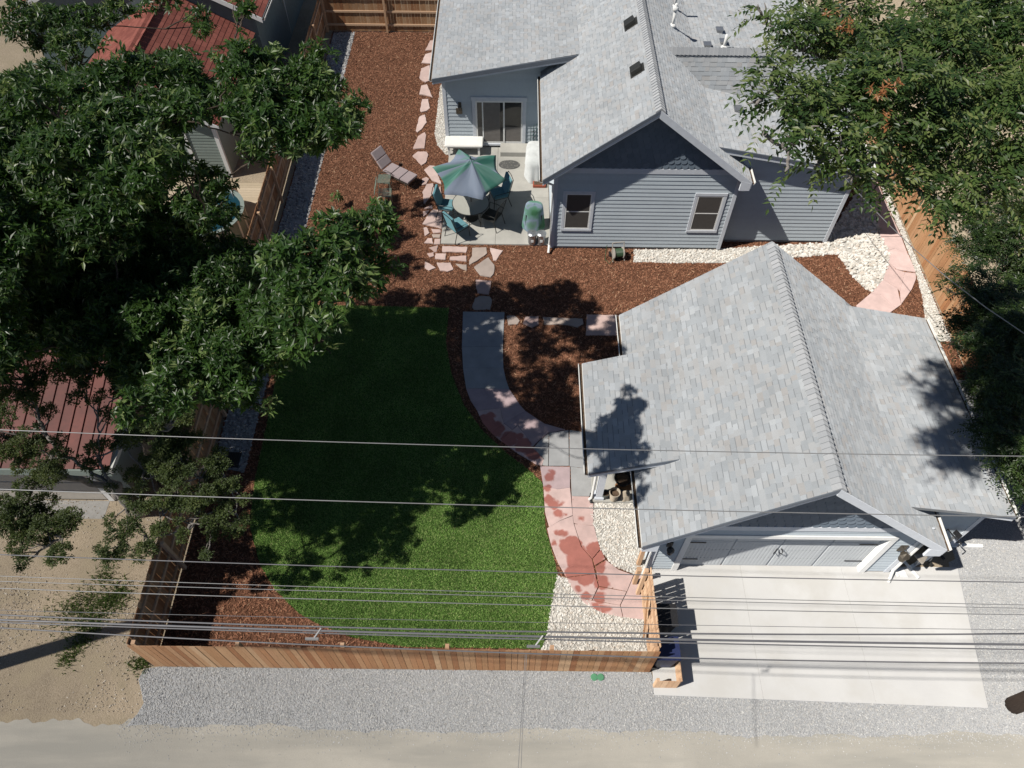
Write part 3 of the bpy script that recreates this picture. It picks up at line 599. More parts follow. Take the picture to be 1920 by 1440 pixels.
for x in (DX0+.2, DX1-.2):
    for z in (.45, 1.5): s_ = 1 if x < 6 else -1; MB().bb(min(x-.15*s_, x+.3*s_), max(x-.15*s_, x+.3*s_), WY0+.098, WY0+.108, z-.02, z+.02).build('strap_hinge', M['black'], door, off=GO)
for x in (6.6, 7.1): MB().bb(x-.35, x+.05, WY0+.1, WY0+.11, 1.78, 1.82).build('black_strip', M['black'], door, off=GO)  # thin black strips across the upper part of the door
for s_ in (-1, 1): MB().tube([(6.85+s_*.06, WY0+.1, .95), (6.85+s_*.1, WY0+.04, 1.0), (6.85+s_*.1, WY0+.04, 1.12), (6.85+s_*.05, WY0+.1, 1.2)], .014, 6).build('pull_handle', M['black'], door, off=GO)
# lean-to on the right
LX1, LY0 = 12.0, 8.4
lw = MB().bb(W1+.002, LX1, LY0, 14.05, .05, 2.5).build('side_room', M['siding'], gar, off=GO)
siding(lw, GO, (W1+.02, LY0, 0), (1, 0, 0), (0, -1, 0), LX1-W1-.12, .1, 2.62)
MB().bb(LX1-.1, LX1+.03, LY0-.034, LY0+.1, .04, 2.5).build('corner_board', M['trim'], gar, off=GO)
roof = Roofing(gar, GO)
roof.slope('roof_slope', (EX0, gY0, EZ), (EX0, gY1, EZ), (RX, gY0, RZ), skip=lambda c: c.x < 4.05 and 9.3 < c.y < 12.5)
roof.slope('roof_slope', (EX1, gY0, RZ-(EX1-RX)*SL), (EX1, gY1, RZ-(EX1-RX)*SL), (RX, gY0, RZ), skip=lambda c: c.x > 9.45 and c.y > 8.2)
LBX, LBZ = 9.31, RZ-(9.31-RX)*SL
roof.slope('side_room_roof', (12.2, 7.98, 2.60), (11.98, 14.3, 2.60), (LBX-.12, 7.98, LBZ+.03))
PBX, PBZ = 4.1, RZ-(RX-4.1)*SL
roof.slope('porch_roof', (1.95, 9.13, 2.46), (1.95, 12.62, 2.46), (PBX+.12, 9.13, PBZ+.045))
roof.finish()
ridge(gar, GO, (RX, gY0-.01, RZ+.01), (RX, gY1, RZ+.01), SL, SL)
# fascia and rakes
o_ = Vector((0, -.02, 0))
A = Vector((RX, gY0, RZ)); L_ = Vector((EX0, gY0, EZ)); R_ = Vector((EX1, gY0, RZ-(EX1-RX)*SL))
rake(gar, GO, L_+o_, A+o_, .03, .115, 'fascia', name='drip_edge'); rake(gar, GO, L_+o_*.2, A+o_*.2, .03, .11, 'trim', drop=.117)
rake(gar, GO, A+o_, R_+o_, .03, .26, 'trim')
MB().extr([L_+Vector((0, .03, -.2)), A+Vector((0, .03, -.2)), A+Vector((0, .4, -.2)), L_+Vector((0, .4, -.2))], (0, 0, .02)).build('soffit', M['fascia'], gar, off=GO)
MB().extr([A+Vector((0, .03, -.22)), R_+Vector((0, .03, -.22)), R_+Vector((0, .4, -.22)), A+Vector((0, .4, -.22))], (0, 0, .02)).build('soffit', M['fascia'], gar, off=GO)
MB().extr([R_+Vector((-.02, -.024, -.05)), R_+Vector((-.02, -.024, -.34)), R_+Vector((-.42, -.024, -.34)), R_+Vector((-.42, -.024, .05))], (0, .06, 0)).build('eave_return', M['trim'], gar, off=GO)
MB().extr([L_+Vector((.02, .002, -.05)), L_+Vector((.02, .002, -.3)), L_+Vector((.4, .002, -.3)), L_+Vector((.4, .002, .05))], (0, .06, 0)).build('eave_return', M['trim'], gar, off=GO)
gutter(gar, GO, (EX0, gY0, EZ-.01), (EX0, 9.3, EZ-.01), (-1, 0, 0)); gutter(gar, GO, (EX0, 12.65, EZ-.01), (EX0, gY1, EZ-.01), (-1, 0, 0))
gutter(gar, GO, (1.95, 9.13, 2.45), (1.95, 12.62, 2.45), (-1, 0, 0)); gutter(gar, GO, (EX1, gY0, R_.z-.01), (EX1, 8.3, R_.z-.01), (1, 0, 0))
gutter(gar, GO, (12.2, 7.98, 2.59), (11.98, 14.3, 2.59), (1, 0, 0))
pe_, pb_ = Vector((1.95, 9.13, 2.46)), Vector((PBX, 9.13, PBZ))
rake(gar, GO, pe_+o_, pb_+o_, .03, .07, 'fascia', name='drip_edge'); rake(gar, GO, pe_+o_*.2, pb_+o_*.2, .03, .13, 'trim', drop=.072)
le_, lb_ = Vector((12.2, 7.98, 2.60)), Vector((LBX, 7.98, LBZ))
rake(gar, GO, lb_+o_, le_+o_, .03, .06, 'fascia', name='drip_edge'); rake(gar, GO, lb_+o_*.2, le_+o_*.2, .03, .13, 'trim', drop=.062)
MB().extr([lb_+Vector((1.1, .03, -.42)), le_+Vector((0, .03, -.18)), le_+Vector((0, .4, -.18)), lb_+Vector((1.1, .4, -.42))], (0, 0, .02)).build('soffit', M['fascia'], gar, off=GO)
# porch: floor, posts, beam, side door wall in shade
MB().bb(2.3, W0-.002, 9.55, 12.5, -.03, .09).build('porch_floor', M['patio'], gar, off=GO, bevel=.01)
for y in (9.72, 12.35):
    p = MB().bb(2.38, 2.56, y-.09, y+.09, .19, 2.36).build('porch_post', M['trim'], gar, off=GO)
    MB().bb(2.34, 2.60, y-.13, y+.13, .09, .19).build('post_base', M['trim'], p, off=GO); MB().bb(2.35, 2.59, y-.12, y+.12, 2.28, 2.36).build('post_cap', M['trim'], p, off=GO)
MB().bb(2.36, 2.58, 9.3, 12.5, 2.361, 2.52).build('porch_beam', M['trim'], gar, off=GO)
MB().tube([(2.27, 9.62, 2.42), (2.27, 9.66, 2.3), (2.27, 9.66, .15), (2.2, 9.62, .06)], .04, 8).build('downspout', M['gutter'], gar, off=GO)
MB().tube([(EX0-.06, gY0+.1, EZ-.1), (3.56, 7.56, EZ-.35), (3.56, 7.56, .2), (3.5, 7.4, .06)], .04, 8).build('downspout', M['gutter'], gar, off=GO)
MB().tube([(EX1+.06, gY0+.1, R_.z-.1), (10.1, 7.56, R_.z-.4), (10.1, 7.56, .25), (9.98, 7.3, .07)], .04, 8).build('downspout', M['gutter'], gar, off=GO)

# ================================================================== HOUSE
HO = Vector((4.3, 24, 0))
hou = thing('house', 'blue grey lap sided house with light shingled gable roof', 'house', HO)
HX, HZ = 4.29, 5.95; hY0, hY1 = 19.35, 36.0; HE0, HE1, HEZ = .91, 7.66, 3.36; HS = (HZ-HEZ)/(HX-HE0)
V0, V1, VY = 1.33, 7.41, 19.74
mw = MB().bb(V0, V1, VY, 35.6, .12, 3.45).build('wall', M['siding'], hou, off=HO)
MB().bb(V0+.01, V1-.01, VY+.01, 35.5, -.02, .12).build('foundation', M['foundation'], hou, off=HO)
siding(mw, HO, (V0+.1, VY, 0), (1, 0, 0), (0, -1, 0), V1-V0-.2, .12, 3.36)
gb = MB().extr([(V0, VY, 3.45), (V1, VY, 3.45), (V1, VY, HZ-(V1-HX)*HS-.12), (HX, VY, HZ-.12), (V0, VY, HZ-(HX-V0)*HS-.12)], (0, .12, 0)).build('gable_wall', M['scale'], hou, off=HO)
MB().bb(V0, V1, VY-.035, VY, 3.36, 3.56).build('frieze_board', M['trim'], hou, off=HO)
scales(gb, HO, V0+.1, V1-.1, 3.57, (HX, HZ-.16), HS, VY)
for x0, x1 in ((V0-.03, V0+.1), (V1-.1, V1+.03)): MB().bb(x0, x1, VY-.034, VY+.1, .05, 3.36).build('corner_board', M['trim'], hou, off=HO)
for a, b in (((1060, 362), (1105, 428)), ((1297, 366), (1350, 431))):
    p, q = GY(a[0], a[1], VY), GY(b[0], b[1], VY); xm = (p[0]+q[0])/2; window(hou, HO, xm-.44, xm+.44, q[2], p[2], VY)
# west room
WX, WYY = -2.76, 25.52
ww = MB().bb(WX, V0-.002, WYY, 35.6, .12, 3.3).build('west_wall', M['siding'], hou, off=HO)
MB().bb(WX+.01, V0-.01, WYY+.01, 35.5, -.02, .12).build('foundation', M['foundation'], hou, off=HO)
wtop = lambda x: 3.39+(x+3.07)*.187-.12
MB().extr([(WX, WYY, 3.3), (V0, WYY, 3.3), (V0, WYY, wtop(V0)), (WX, WYY, wtop(WX))], (0, .1, 0)).build('upper_wall', M['siding'], hou, off=HO)
siding(ww, HO, (WX+.1, WYY, 0), (1, 0, 0), (0, -1, 0), V0-WX-.1, .12, 4.0, clip=lambda z: (max(0, (z+.2-3.27)/.187-3.07-WX-.1) if z > 3.1 else 0, V0-WX-.1))
MB().bb(WX-.03, WX+.1, WYY-.034, WYY+.1, .05, 3.3).build('corner_board', M['trim'], hou, off=HO)
# sliding door
a, b = GY(891, 188, WYY), GY(979, 268, WYY); sx0, sx1, sz0, sz1 = a[0], b[0], b[2], a[2]
fm = MB(); fm.bb(sx0-.16, sx1+.16, WYY-.06, WYY-.005, sz1, sz1+.17); fm.bb(sx0-.13, sx0, WYY-.05, WYY-.005, sz0, sz1); fm.bb(sx1, sx1+.13, WYY-.05, WYY-.005, sz0, sz1); fm.bb(sx0-.13, sx1+.13, WYY-.09, WYY-.005, sz0-.08, sz0)
sd = fm.build('sliding_door', M['trim'], hou, off=HO, bevel=.004)
xm = sx0+(sx1-sx0)*.60
for x0, x1, y in ((sx0, xm+.03, WYY-.045), (xm-.03, sx1, WYY-.03)):
    q = MB(); t = .06; q.bb(x0, x0+t, y, y+.03, sz0, sz1); q.bb(x1-t, x1, y, y+.03, sz0, sz1); q.bb(x0+t, x1-t, y, y+.03, sz1-t, sz1); q.bb(x0+t, x1-t, y, y+.03, sz0, sz0+t*1.4)
    f = q.build('sash', M['white'], sd, off=HO); MB().bb(x0+t, x1-t, y+.006, y+.014, sz0+t*1.4, sz1-t).build('pane', M['pane'], sd, off=HO)
MB().bb(sx0+.25, sx0+.30, WYY-.05, WYY-.018, sz0+.05, sz1-.05).build('screen_stile', M['white'], sd, off=HO)
MB().bb(sx0+.32, sx0+.95, WYY-.042, WYY-.04, sz0+.1, sz1-.07).build('curtain', M['curtain'], sd, off=HO)
MB().bb(xm+.03, sx1-.07, WYY-.0265, WYY-.025, sz0+.1, sz0+.75).build('curtain', M['curtain'], sd, off=HO)
MB().bb(sx1-.05, sx1-.02, WYY-.06, WYY-.03, sz0+.85, sz0+1.05).build('door_handle', M['white'], sd, off=HO)
# east room
EX, EYY = 11.36, 20.17
ew = MB().bb(V1+.002, EX, EYY, 35.6, .12, 3.2).build('east_wall', M['siding'], hou, off=HO)
MB().bb(V1+.01, EX-.01, EYY+.01, 35.5, -.02, .12).build('foundation', M['foundation'], hou, off=HO)
etop = lambda x: 4.29-(x-6.42)*.18-.12
MB().extr([(V1, EYY, 3.2), (EX, EYY, 3.2), (EX, EYY, etop(EX)), (V1, EYY, etop(V1))], (0, .1, 0)).build('upper_wall', M['siding'], hou, off=HO)
siding(ew, HO, (V1+.02, EYY, 0), (1, 0, 0), (0, -1, 0), EX-V1-.12, .12, 3.9, clip=lambda z: (0, EX-V1-.12 if z < 3.0 else max(0, 6.42+(4.17-z-.2)/.18-V1-.02)))
MB().bb(EX-.1, EX+.03, EYY-.034, EYY+.1, .05, 3.25).build('corner_board', M['trim'], hou, off=HO)
roof = Roofing(hou, HO)
roof.slope('roof_slope', (HE0, hY0, HEZ), (HE0, hY1, HEZ), (HX, hY0, HZ), skip=lambda c: c.x < 2.1 and c.y > 25.2)
roof.slope('roof_slope', (HE1, hY0, HEZ), (HE1, hY1, HEZ), (HX, hY0, HZ), skip=lambda c: c.x > 6.6 and c.y > 20.3)
roof.slope('west_roof', (-3.07, 24.92, 3.39), (-3.15, hY1, 3.39), (2.32, 24.92, 4.41))
roof.slope('east_roof', (11.8, 19.9, 3.32), (11.8, hY1, 3.32), (6.3, 19.9, 4.32))
roof.slope('cross_gable_roof', (5.0, 22.75, 3.63), (11.9, 22.75, 3.63), (5.0, 23.78, 5.3), skip=lambda c: c.z < 3.3)
roof.slope('cross_gable_roof', (11.9, 24.9, 3.63), (5.0, 24.9, 3.63), (11.9, 23.78, 5.3))
roof.finish()
ridge(hou, HO, (HX, hY0-.01, HZ+.01), (HX, hY1, HZ+.01), HS, HS)
ridge(hou, HO, (5.1, 23.78, 5.32), (11.9, 23.78, 5.32), 1.3, 1.3)
A = Vector((HX, hY0, HZ)); L_ = Vector((HE0, hY0, HEZ)); R_ = Vector((HE1, hY0, HEZ))
rake(hou, HO, L_+o_, A+o_, .03, .12, 'fascia', name='drip_edge'); rake(hou, HO, L_+o_*.2, A+o_*.2, .03, .11, 'trim', drop=.122)
rake(hou, HO, A+o_, R_+o_, .03, .27, 'trim')
MB().extr([L_+Vector((0, .03, -.21)), A+Vector((0, .03, -.21)), A+Vector((0, .37, -.21)), L_+Vector((0, .37, -.21))], (0, 0, .02)).build('soffit', M['fascia'], hou, off=HO)
MB().extr([A+Vector((0, .03, -.24)), R_+Vector((0, .03, -.24)), R_+Vector((0, .37, -.24)), A+Vector((0, .37, -.24))], (0, 0, .02)).build('soffit', M['fascia'], hou, off=HO)
MB().extr([R_+Vector((-.02, -.024, -.05)), R_+Vector((-.02, -.024, -.33)), R_+Vector((-.35, -.024, -.33)), R_+Vector((-.35, -.024, .05))], (0, .06, 0)).build('eave_return', M['trim'], hou, off=HO)
gutter(hou, HO, (HE0, hY0, HEZ-.01), (HE0, 25.3, HEZ-.01), (-1, 0, 0)); gutter(hou, HO, (HE1, hY0, HEZ-.01), (HE1, 20.3, HEZ-.01), (1, 0, 0))
gutter(hou, HO, (-3.07, 24.92, 3.38), (-3.15, hY1, 3.38), (-1, 0, 0)); gutter(hou, HO, (11.8, 19.9, 3.31), (11.8, hY1, 3.31), (1, 0, 0))
a, b = Vector((-3.07, 24.92, 3.39)), Vector((2.22, 24.92, 4.38))
rake(hou, HO, a+o_, b+o_, .03, .15, 'fascia', name='drip_edge'); rake(hou, HO, a+o_*.2, b+o_*.2, .03, .07, 'trim', drop=.152)
MB().extr([a+Vector((0, .03, -.2)), b+Vector((0, .03, -.2)), b+Vector((0, .58, -.2)), a+Vector((0, .58, -.2))], (0, 0, .02)).build('soffit', M['fascia'], hou, off=HO)
a, b = Vector((6.42, 19.9, 4.29)), Vector((11.8, 19.9, 3.32))
rake(hou, HO, a+o_, b+o_, .03, .09, 'fascia', name='drip_edge'); rake(hou, HO, a+o_*.2, b+o_*.2, .03, .12, 'trim', drop=.092)
MB().tube([(HE0-.06, hY0+.12, HEZ-.1), (1.27, 19.66, HEZ-.45), (1.27, 19.66, .25), (1.24, 19.4, .08)], .045, 8).build('downspout', M['gutter'], hou, off=HO)
# roof vents and pipes
def on_slope(px, py, A0, n):
    d = Vector(ray(px, py)); n = Vector(n); t = (Vector(A0)-Vector(CAM)).dot(n)/d.dot(n); return Vector(CAM)+d*t
nl = Vector((-HS, 0, 1)).normalized(); nr = Vector((HS, 0, 1)).normalized(); ne = Vector((.18, 0, 1)).normalized()
for px, py in ((1183, 46), (1195, 133)):
    p = on_slope(px, py, (HX, 20, HZ), nl); u = Vector((0, 1, 0)); v = Vector((1, 0, HS)).normalized()
    t = MB(); Mx = Matrix((u, v, nl)).transposed(); t.box(p+nl*.10, (.34, .36, .16), M=Mx); t.box(p+nl*.02, (.44, .5, .02), M=Mx)
    t.build('roof_vent', M['dark_metal'], hou, off=HO, bevel=.015)
for px, py in ((1348, 60), (1325, 88), (1382, 208), (1355, 82)):
    p = on_slope(px, py, (6.42, 20, 4.29), ne); MB().box(p+Vector((0, 0, .06)), (.22, .22, .12)).box(p+Vector((0, 0, .13)), (.28, .28, .03)).build('roof_vent', M['grey_metal'], hou, off=HO, bevel=.01)
for px, py, pl, A0, h in ((1261, 49, nr, (HX, 20, HZ), .55), (1265, 14, nr, (HX, 20, HZ), .9), (1357, 90, ne, (6.42, 20, 4.29), .5)):
    p = on_slope(px, py, A0, pl); v = MB().tube([p, p+Vector((0, 0, h))], .05, 10); v.lathe([(.13, 0), (.11, .05), (.06, .1)], p, 10)
    if h == .55: v.lathe([(.055, 0), (.1, .03), (.11, .1), (.08, .16), (.05, .18), (.06, .22), (.03, .26)], p+Vector((0, 0, h)), 10)
    v.build('vent_pipe', M['white'], hou, off=HO, smooth=True)
lantern('wall_lantern', 'dark wall lantern beside the sliding glass door', tuple(GY(862, 196, WYY-.03)), mat='bronze')
MB().bb(*(lambda p: (p[0]-.12, p[0]+.12, WYY-.06, WYY-.02, p[2]-.12, p[2]+.12))(GY(861, 207, WYY))).build('outlet_cover', M['bronze'], hou, off=HO)
lantern('wall_lantern', 'black wall lantern left of the garage door', tuple(GY(1256, 1020, WY0-.03)), s=1.2)
lantern('wall_lantern', 'bronze wall lantern right of the garage door', tuple(GY(1692, 1027, WY0-.03)), mat='bronze', s=1.5)

# ================================================================== FENCES
UB = bpy.data.meshes.new('board'); _b = MB().bb(-.5, .5, -.5, .5, 0, 1); UB.from_pydata(_b.v, [], _b.f); UB.materials.append(M['fence'])
UP = UB.copy(); UP.materials.clear(); UP.materials.append(M['fence_pale'])
def fence(name, label, a, b, h, side, pale=False, w=.14, post_every=2.4, group=None, seen=None, wob=.012):
    """boards from a to b; rails and posts on 'side' (unit vector)"""
    a, b, side = Vector((*a, 0)), Vector((*b, 0)), Vector((*side, 0)); d = (b-a); L = d.length; d.normalize(); up = Vector((0, 0, 1))
    t = thing(name, label, 'fence', a, group=group); me = UP if pale else UB
    n = int(L/w)
    for i in range(n):
        hh = h+random.uniform(-wob, wob); c = d*((i+.5)*L/n)+side*(-.012+random.uniform(-.003, .003))
        tl = random.uniform(-.006, .006); inst('board', me, t, frame((c.x, c.y, .03), d, d.cross(up), (up+d*tl).normalized(), L/n-(.02 if pale else .007), .02, hh))
    for z in (.3, h*.53, h-.22):
        c = side*.022+d*L/2; inst('rail', UP, t, frame((c.x, c.y, z), d, d.cross(up), up, L-.05, .042, .09))
    m = max(2, int(L/post_every)+1)
    for i in range(m):
        c = d*(.06+(L-.12)*i/(m-1))+side*.09; inst('post', UP, t, frame((c.x, c.y, 0), d, d.cross(up), up, .09, .09, h-.03))
    return t
fence('board_fence', 'brown board fence along the gravel strip in front of the lawn', (X_L, Y_F), (3.45, Y_F), 1.66, (0, 1))
fence('board_fence', 'long board fence between the lawn and the dirt lot', (X_L, Y_F+.03), (X_L-.32, Y_B), 1.68, (1, 0))
fence('board_fence', 'board fence at the top of the mulched side yard', (X_L-.3, Y_B), (-3.2, Y_B), 1.75, (0, -1))
fence('board_fence', 'sunlit tan board fence below the overhanging trees behind the garage', (14.5, 7.6), (14.62, 34), 1.85, (1, 0), w=.145)
fence('board_fence', 'pale wood fence side panel between white rock and driveway', (3.45, Y_F+.1), (3.42, 7.0), 1.66, (-1, 0), pale=True, w=.14, post_every=1.2)
for px, py, lb in ((653, 1209, 'square tan post top behind the front fence, over the mulch'), (847, 1209, 'square tan post top behind the front fence, over the lawn edge')):
    pass
# trash bin screen beside the driveway
t = thing('bin_screen', 'low wooden bin screen at the driveway corner', 'screen', (3.8, 4.95, 0))
for i in range(4): inst('board', UP, t, frame((-.22+i*.14, -.35, .03), (1, 0, 0), (0, 1, 0), (0, 0, 1), .132, .02, .56+.02*random.random()))
for i in range(6): inst('board', UP, t, frame((.30, -.28+i*.13, .03), (0, 1, 0), (-1, 0, 0), (0, 0, 1), .125, .02, .58))
for x, y in ((-.26, -.31), (.26, -.31), (.26, .42)): inst('post', UP, t, frame((x, y, 0), (1, 0, 0), (0, 1, 0), (0, 0, 1), .07, .07, .6))
def wheelie_bin(name, label, loc, mat, lidmat, rz):
    t = thing(name, label, 'bin', loc, rz, 'wheeled bins by the driveway fence')
    b = MB(); vs = [(-.2, -.2, .06), (.2, -.2, .06), (.2, .2, .06), (-.2, .2, .06), (-.26, -.27, .95), (.26, -.27, .95), (.26, .27, .95), (-.26, .27, .95)]
    b.add(vs, [(3, 2, 1, 0), (0, 1, 5, 4), (1, 2, 6, 5), (2, 3, 7, 6), (3, 0, 4, 7)]); b.build('bin_body', mat, t, bevel=.03)
    MB().box((0, 0, .975), (.56, .58, .04)).build('lid', lidmat, t, bevel=.015); MB().tube([(-.2, .31, .93), (.2, .31, .93)], .015, 8).build('handle', M['black'], t)
    for x in (-.22, .22): MB().lathe([(.1, -.025), (.1, .025)], (x, .24, .1), 14, M=Matrix.Rotation(R(90), 3, 'Y')).build('wheel', M['black'], t)
wheelie_bin('wheelie_bin', 'black wheeled bin in the fence shadow, farther from the alley', (3.80, 6.05, .02), M['black'], M['black'], R(90))
wheelie_bin('wheelie_bin', 'dark blue wheeled bin in the fence shadow nearer the alley', (3.76, 5.25, .02), plain('blue_bin', (.012, .018, .06), .5), plain('blue_lid', (.02, .03, .10), .5), R(90))
g = thing('gate_brace', 'reddish diagonal timber leaning against the pale fence panel', 'board', (3.3, 6.0, 0))
MB().bar((0, -.35, .5), (.02, .35, 1.5), .03, .09).build('timber', M['fence'], g)
for px, py in ((1205, 1035), (1197, 1072)):
    p = G(px, py, .8); g = thing('gate_post', 'tan gate post at the garage corner, %s' % ('under the eave' if py < 1050 else 'beside the white rock'), 'post', (p[0], p[1], 0))
    MB().bb(-.05, .05, -.05, .05, 0, 1.1 if py < 1050 else .95).build('post', M['fence_pale'], g); MB().bb(-.06, .06, -.06, .06, 1.1 if py < 1050 else .95, 1.13 if py < 1050 else .98).build('post_cap', M['fence_pale'], g)

# ================================================================== TREES
def leaves(anchors, n, L, W, style, fold=.25, droop=.3, up=.35):
    """anchors: (centre, radius) clumps -> V, F, rnd"""
    C_ = np.array([a[0] for a in anchors]); Rr = np.array([a[1] for a in anchors]); pr = Rr**2/np.sum(Rr**2)
    k = RNG.choice(len(anchors), n, p=pr)
    dr = RNG.normal(0, 1, (n, 3)); dr /= np.linalg.norm(dr, axis=1, keepdims=True); dr[:, 2] = np.abs(dr[:, 2])*.8+dr[:, 2]*.2
    rad = RNG.uniform(.35, 1.0, n)**.6
    P = C_[k]+dr*(Rr[k]*rad)[:, None]*np.array([1, 1, .75])
    ax = dr+RNG.normal(0, .35, (n, 3)); ax[:, 2] += up; ax /= np.linalg.norm(ax, axis=1, keepdims=True)
    tone = np.clip(RNG.random(len(anchors))[k]*.5+RNG.random(n)*.5, 0, .999)
    ref = np.cross(ax, np.array([.3, .2, 1.0])); ref /= np.linalg.norm(ref, axis=1, keepdims=True); bi = np.cross(ax, ref)
    Bs, Ds, Ns, T = [], [], [], []
    if style == 'whorl':
        m = 8
        for j in range(m):
            a = 2*np.pi*j/m+RNG.uniform(-.4, .4, n); out = ref*np.cos(a)[:, None]+bi*np.sin(a)[:, None]
            d = ax*RNG.uniform(.15, .75, (n, 1))+out; d[:, 2] -= droop*RNG.uniform(0, 1, n); d /= np.linalg.norm(d, axis=1, keepdims=True)
            Bs.append(P+ax*RNG.uniform(0, .08, (n, 1))); Ds.append(d); T.append(np.clip(tone+RNG.uniform(-.12, .12, n), 0, .999))
    elif style == 'pinnate':
        m = 13; LL = RNG.uniform(.30, .46, (n, 1))*(L/.11); a0 = RNG.uniform(0, 2*np.pi, n); ax2 = ref*np.cos(a0)[:, None]+bi*np.sin(a0)[:, None]+ax*.6; ax2[:, 2] -= .35; ax2 /= np.linalg.norm(ax2, axis=1, keepdims=True)
        s_ = np.cross(ax2, np.array([0, 0, 1.0])); s_ /= np.linalg.norm(s_, axis=1, keepdims=True)
        for j in range(m):
            f = (j//2+1)/7; sg = 1 if j % 2 else -1; q = P+ax2*LL*f; q[:, 2] -= (f**2*.10)
            d = s_*sg+ax2*.45 if j < 12 else ax2.copy(); d = d+RNG.normal(0, .12, (n, 3)); d[:, 2] -= .3; d /= np.linalg.norm(d, axis=1, keepdims=True)
            Bs.append(q); Ds.append(d); T.append(np.clip(tone+RNG.uniform(-.1, .1, n), 0, .999))
    else:
        m = 10
        for j in range(m):
            d = ax+RNG.normal(0, .55, (n, 3)); d /= np.linalg.norm(d, axis=1, keepdims=True)
            Bs.append(P+RNG.normal(0, L*.5, (n, 3))); Ds.append(d); T.append(np.clip(tone+RNG.uniform(-.15, .15, n), 0, .999))
    B = np.concatenate(Bs); D = np.concatenate(Ds); T = np.concatenate(T); N = len(B)
    S = np.cross(D, np.array([0, 0, 1.0])+RNG.normal(0, .35, (N, 3))); S /= np.linalg.norm(S, axis=1, keepdims=True); U = np.cross(S, D)
    l_ = L*RNG.uniform(.7, 1.25, (N, 1)); w_ = W*RNG.uniform(.8, 1.2, (N, 1))/2
    V = np.stack([B, B+D*l_*.42+S*w_+U*w_*fold, B+D*l_-U*l_*.08, B+D*l_*.42-S*w_+U*w_*fold], 1).reshape(-1, 3)
    i = np.arange(N)*4; Fq = np.stack([np.stack([i, i+1, i+2], 1), np.stack([i, i+2, i+3], 1)], 1).reshape(-1, 3)
    return V, Fq, np.repeat(T, 2)
def curve(a, b, sag=.0, n=6, jit=.12):
    a, b = Vector(a), Vector(b); L = (b-a).length; out = []
    for i in range(n+1):
        t_ = i/n; p = a.lerp(b, t_); p.z += sag*L*math.sin(math.pi*t_)
        if 0 < i < n: p += Vector((random.uniform(-1, 1), random.uniform(-1, 1), random.uniform(-.5, .5)))*jit*L/n
        out.append(p)
    return out
def blobs_px(lst): return [(np.array(G(px, py, h)), r_) for px, py, h, r_ in lst]
def tree(name, label, base, fork, r0, blobs, per, L, W, style, mat, bark='bark', group=None, sub=14, subr=.42, gaps=.0, twigs=2, extra=None, limb_r=.35):
    base = Vector(base); t = thing(name, label, 'tree', base, group=group)
    trunk = MB(); pts = curve(base, fork, 0, 7, .15); k = len(pts)
    trunk.tube(pts, [r0*(1.25 if i == 0 else 1-.45*i/k) for i in range(k)], 10); to = trunk.build('trunk', M[bark], t, off=base, smooth=True)
    anchors = []; nodes = [(pts[-1], r0*limb_r), (pts[-2], r0*limb_r)]
    for c, r_ in sorted(blobs, key=lambda q: (Vector(q[0])-pts[-1]).length):
        m = max(3, int(sub*r_)); cv = Vector(c)
        far = (cv-pts[-1]).length
        st, sr_ = min(nodes, key=lambda q: (q[0]-cv).length+.25*(q[0]-pts[-1]).length)
        en = cv-Vector((0, 0, r_*.3)); lp = curve(st, en, -.03, 7, .3)
        re_ = max(.014, sr_*.72); nodes.append((en, re_))
        b = MB().tube(lp, [sr_*.95+(re_-sr_*.95)*i/7 for i in range(8)], 7)
        for i in range(m):
            d = Vector(RNG.normal(0, 1, 3)); d.normalize(); p = cv+Vector((d.x*r_, d.y*r_, d.z*r_*.7))*random.uniform(.45, .95); rr = r_*subr*random.uniform(.6, 1.2)
            if random.random() < gaps: continue
            anchors.append((np.array(p), rr))
            if i < twigs*3: b.tube(curve(lp[random.randint(4, 7)], p, 0, 4, .3), [.022, .018, .014, .01, .006], 5)
        b.build('branch', M[bark], t, off=base, smooth=True)
    n = int(per*sum(a[1]**2 for a in anchors))
    V, Fq, rn = leaves(anchors, n, L, W, style)
    cr = np_mesh('crown', V, Fq, M[mat], t, rn, off=base); cr['kind'] = 'stuff'
    return t, anchors, len(Fq)
TRI = 0
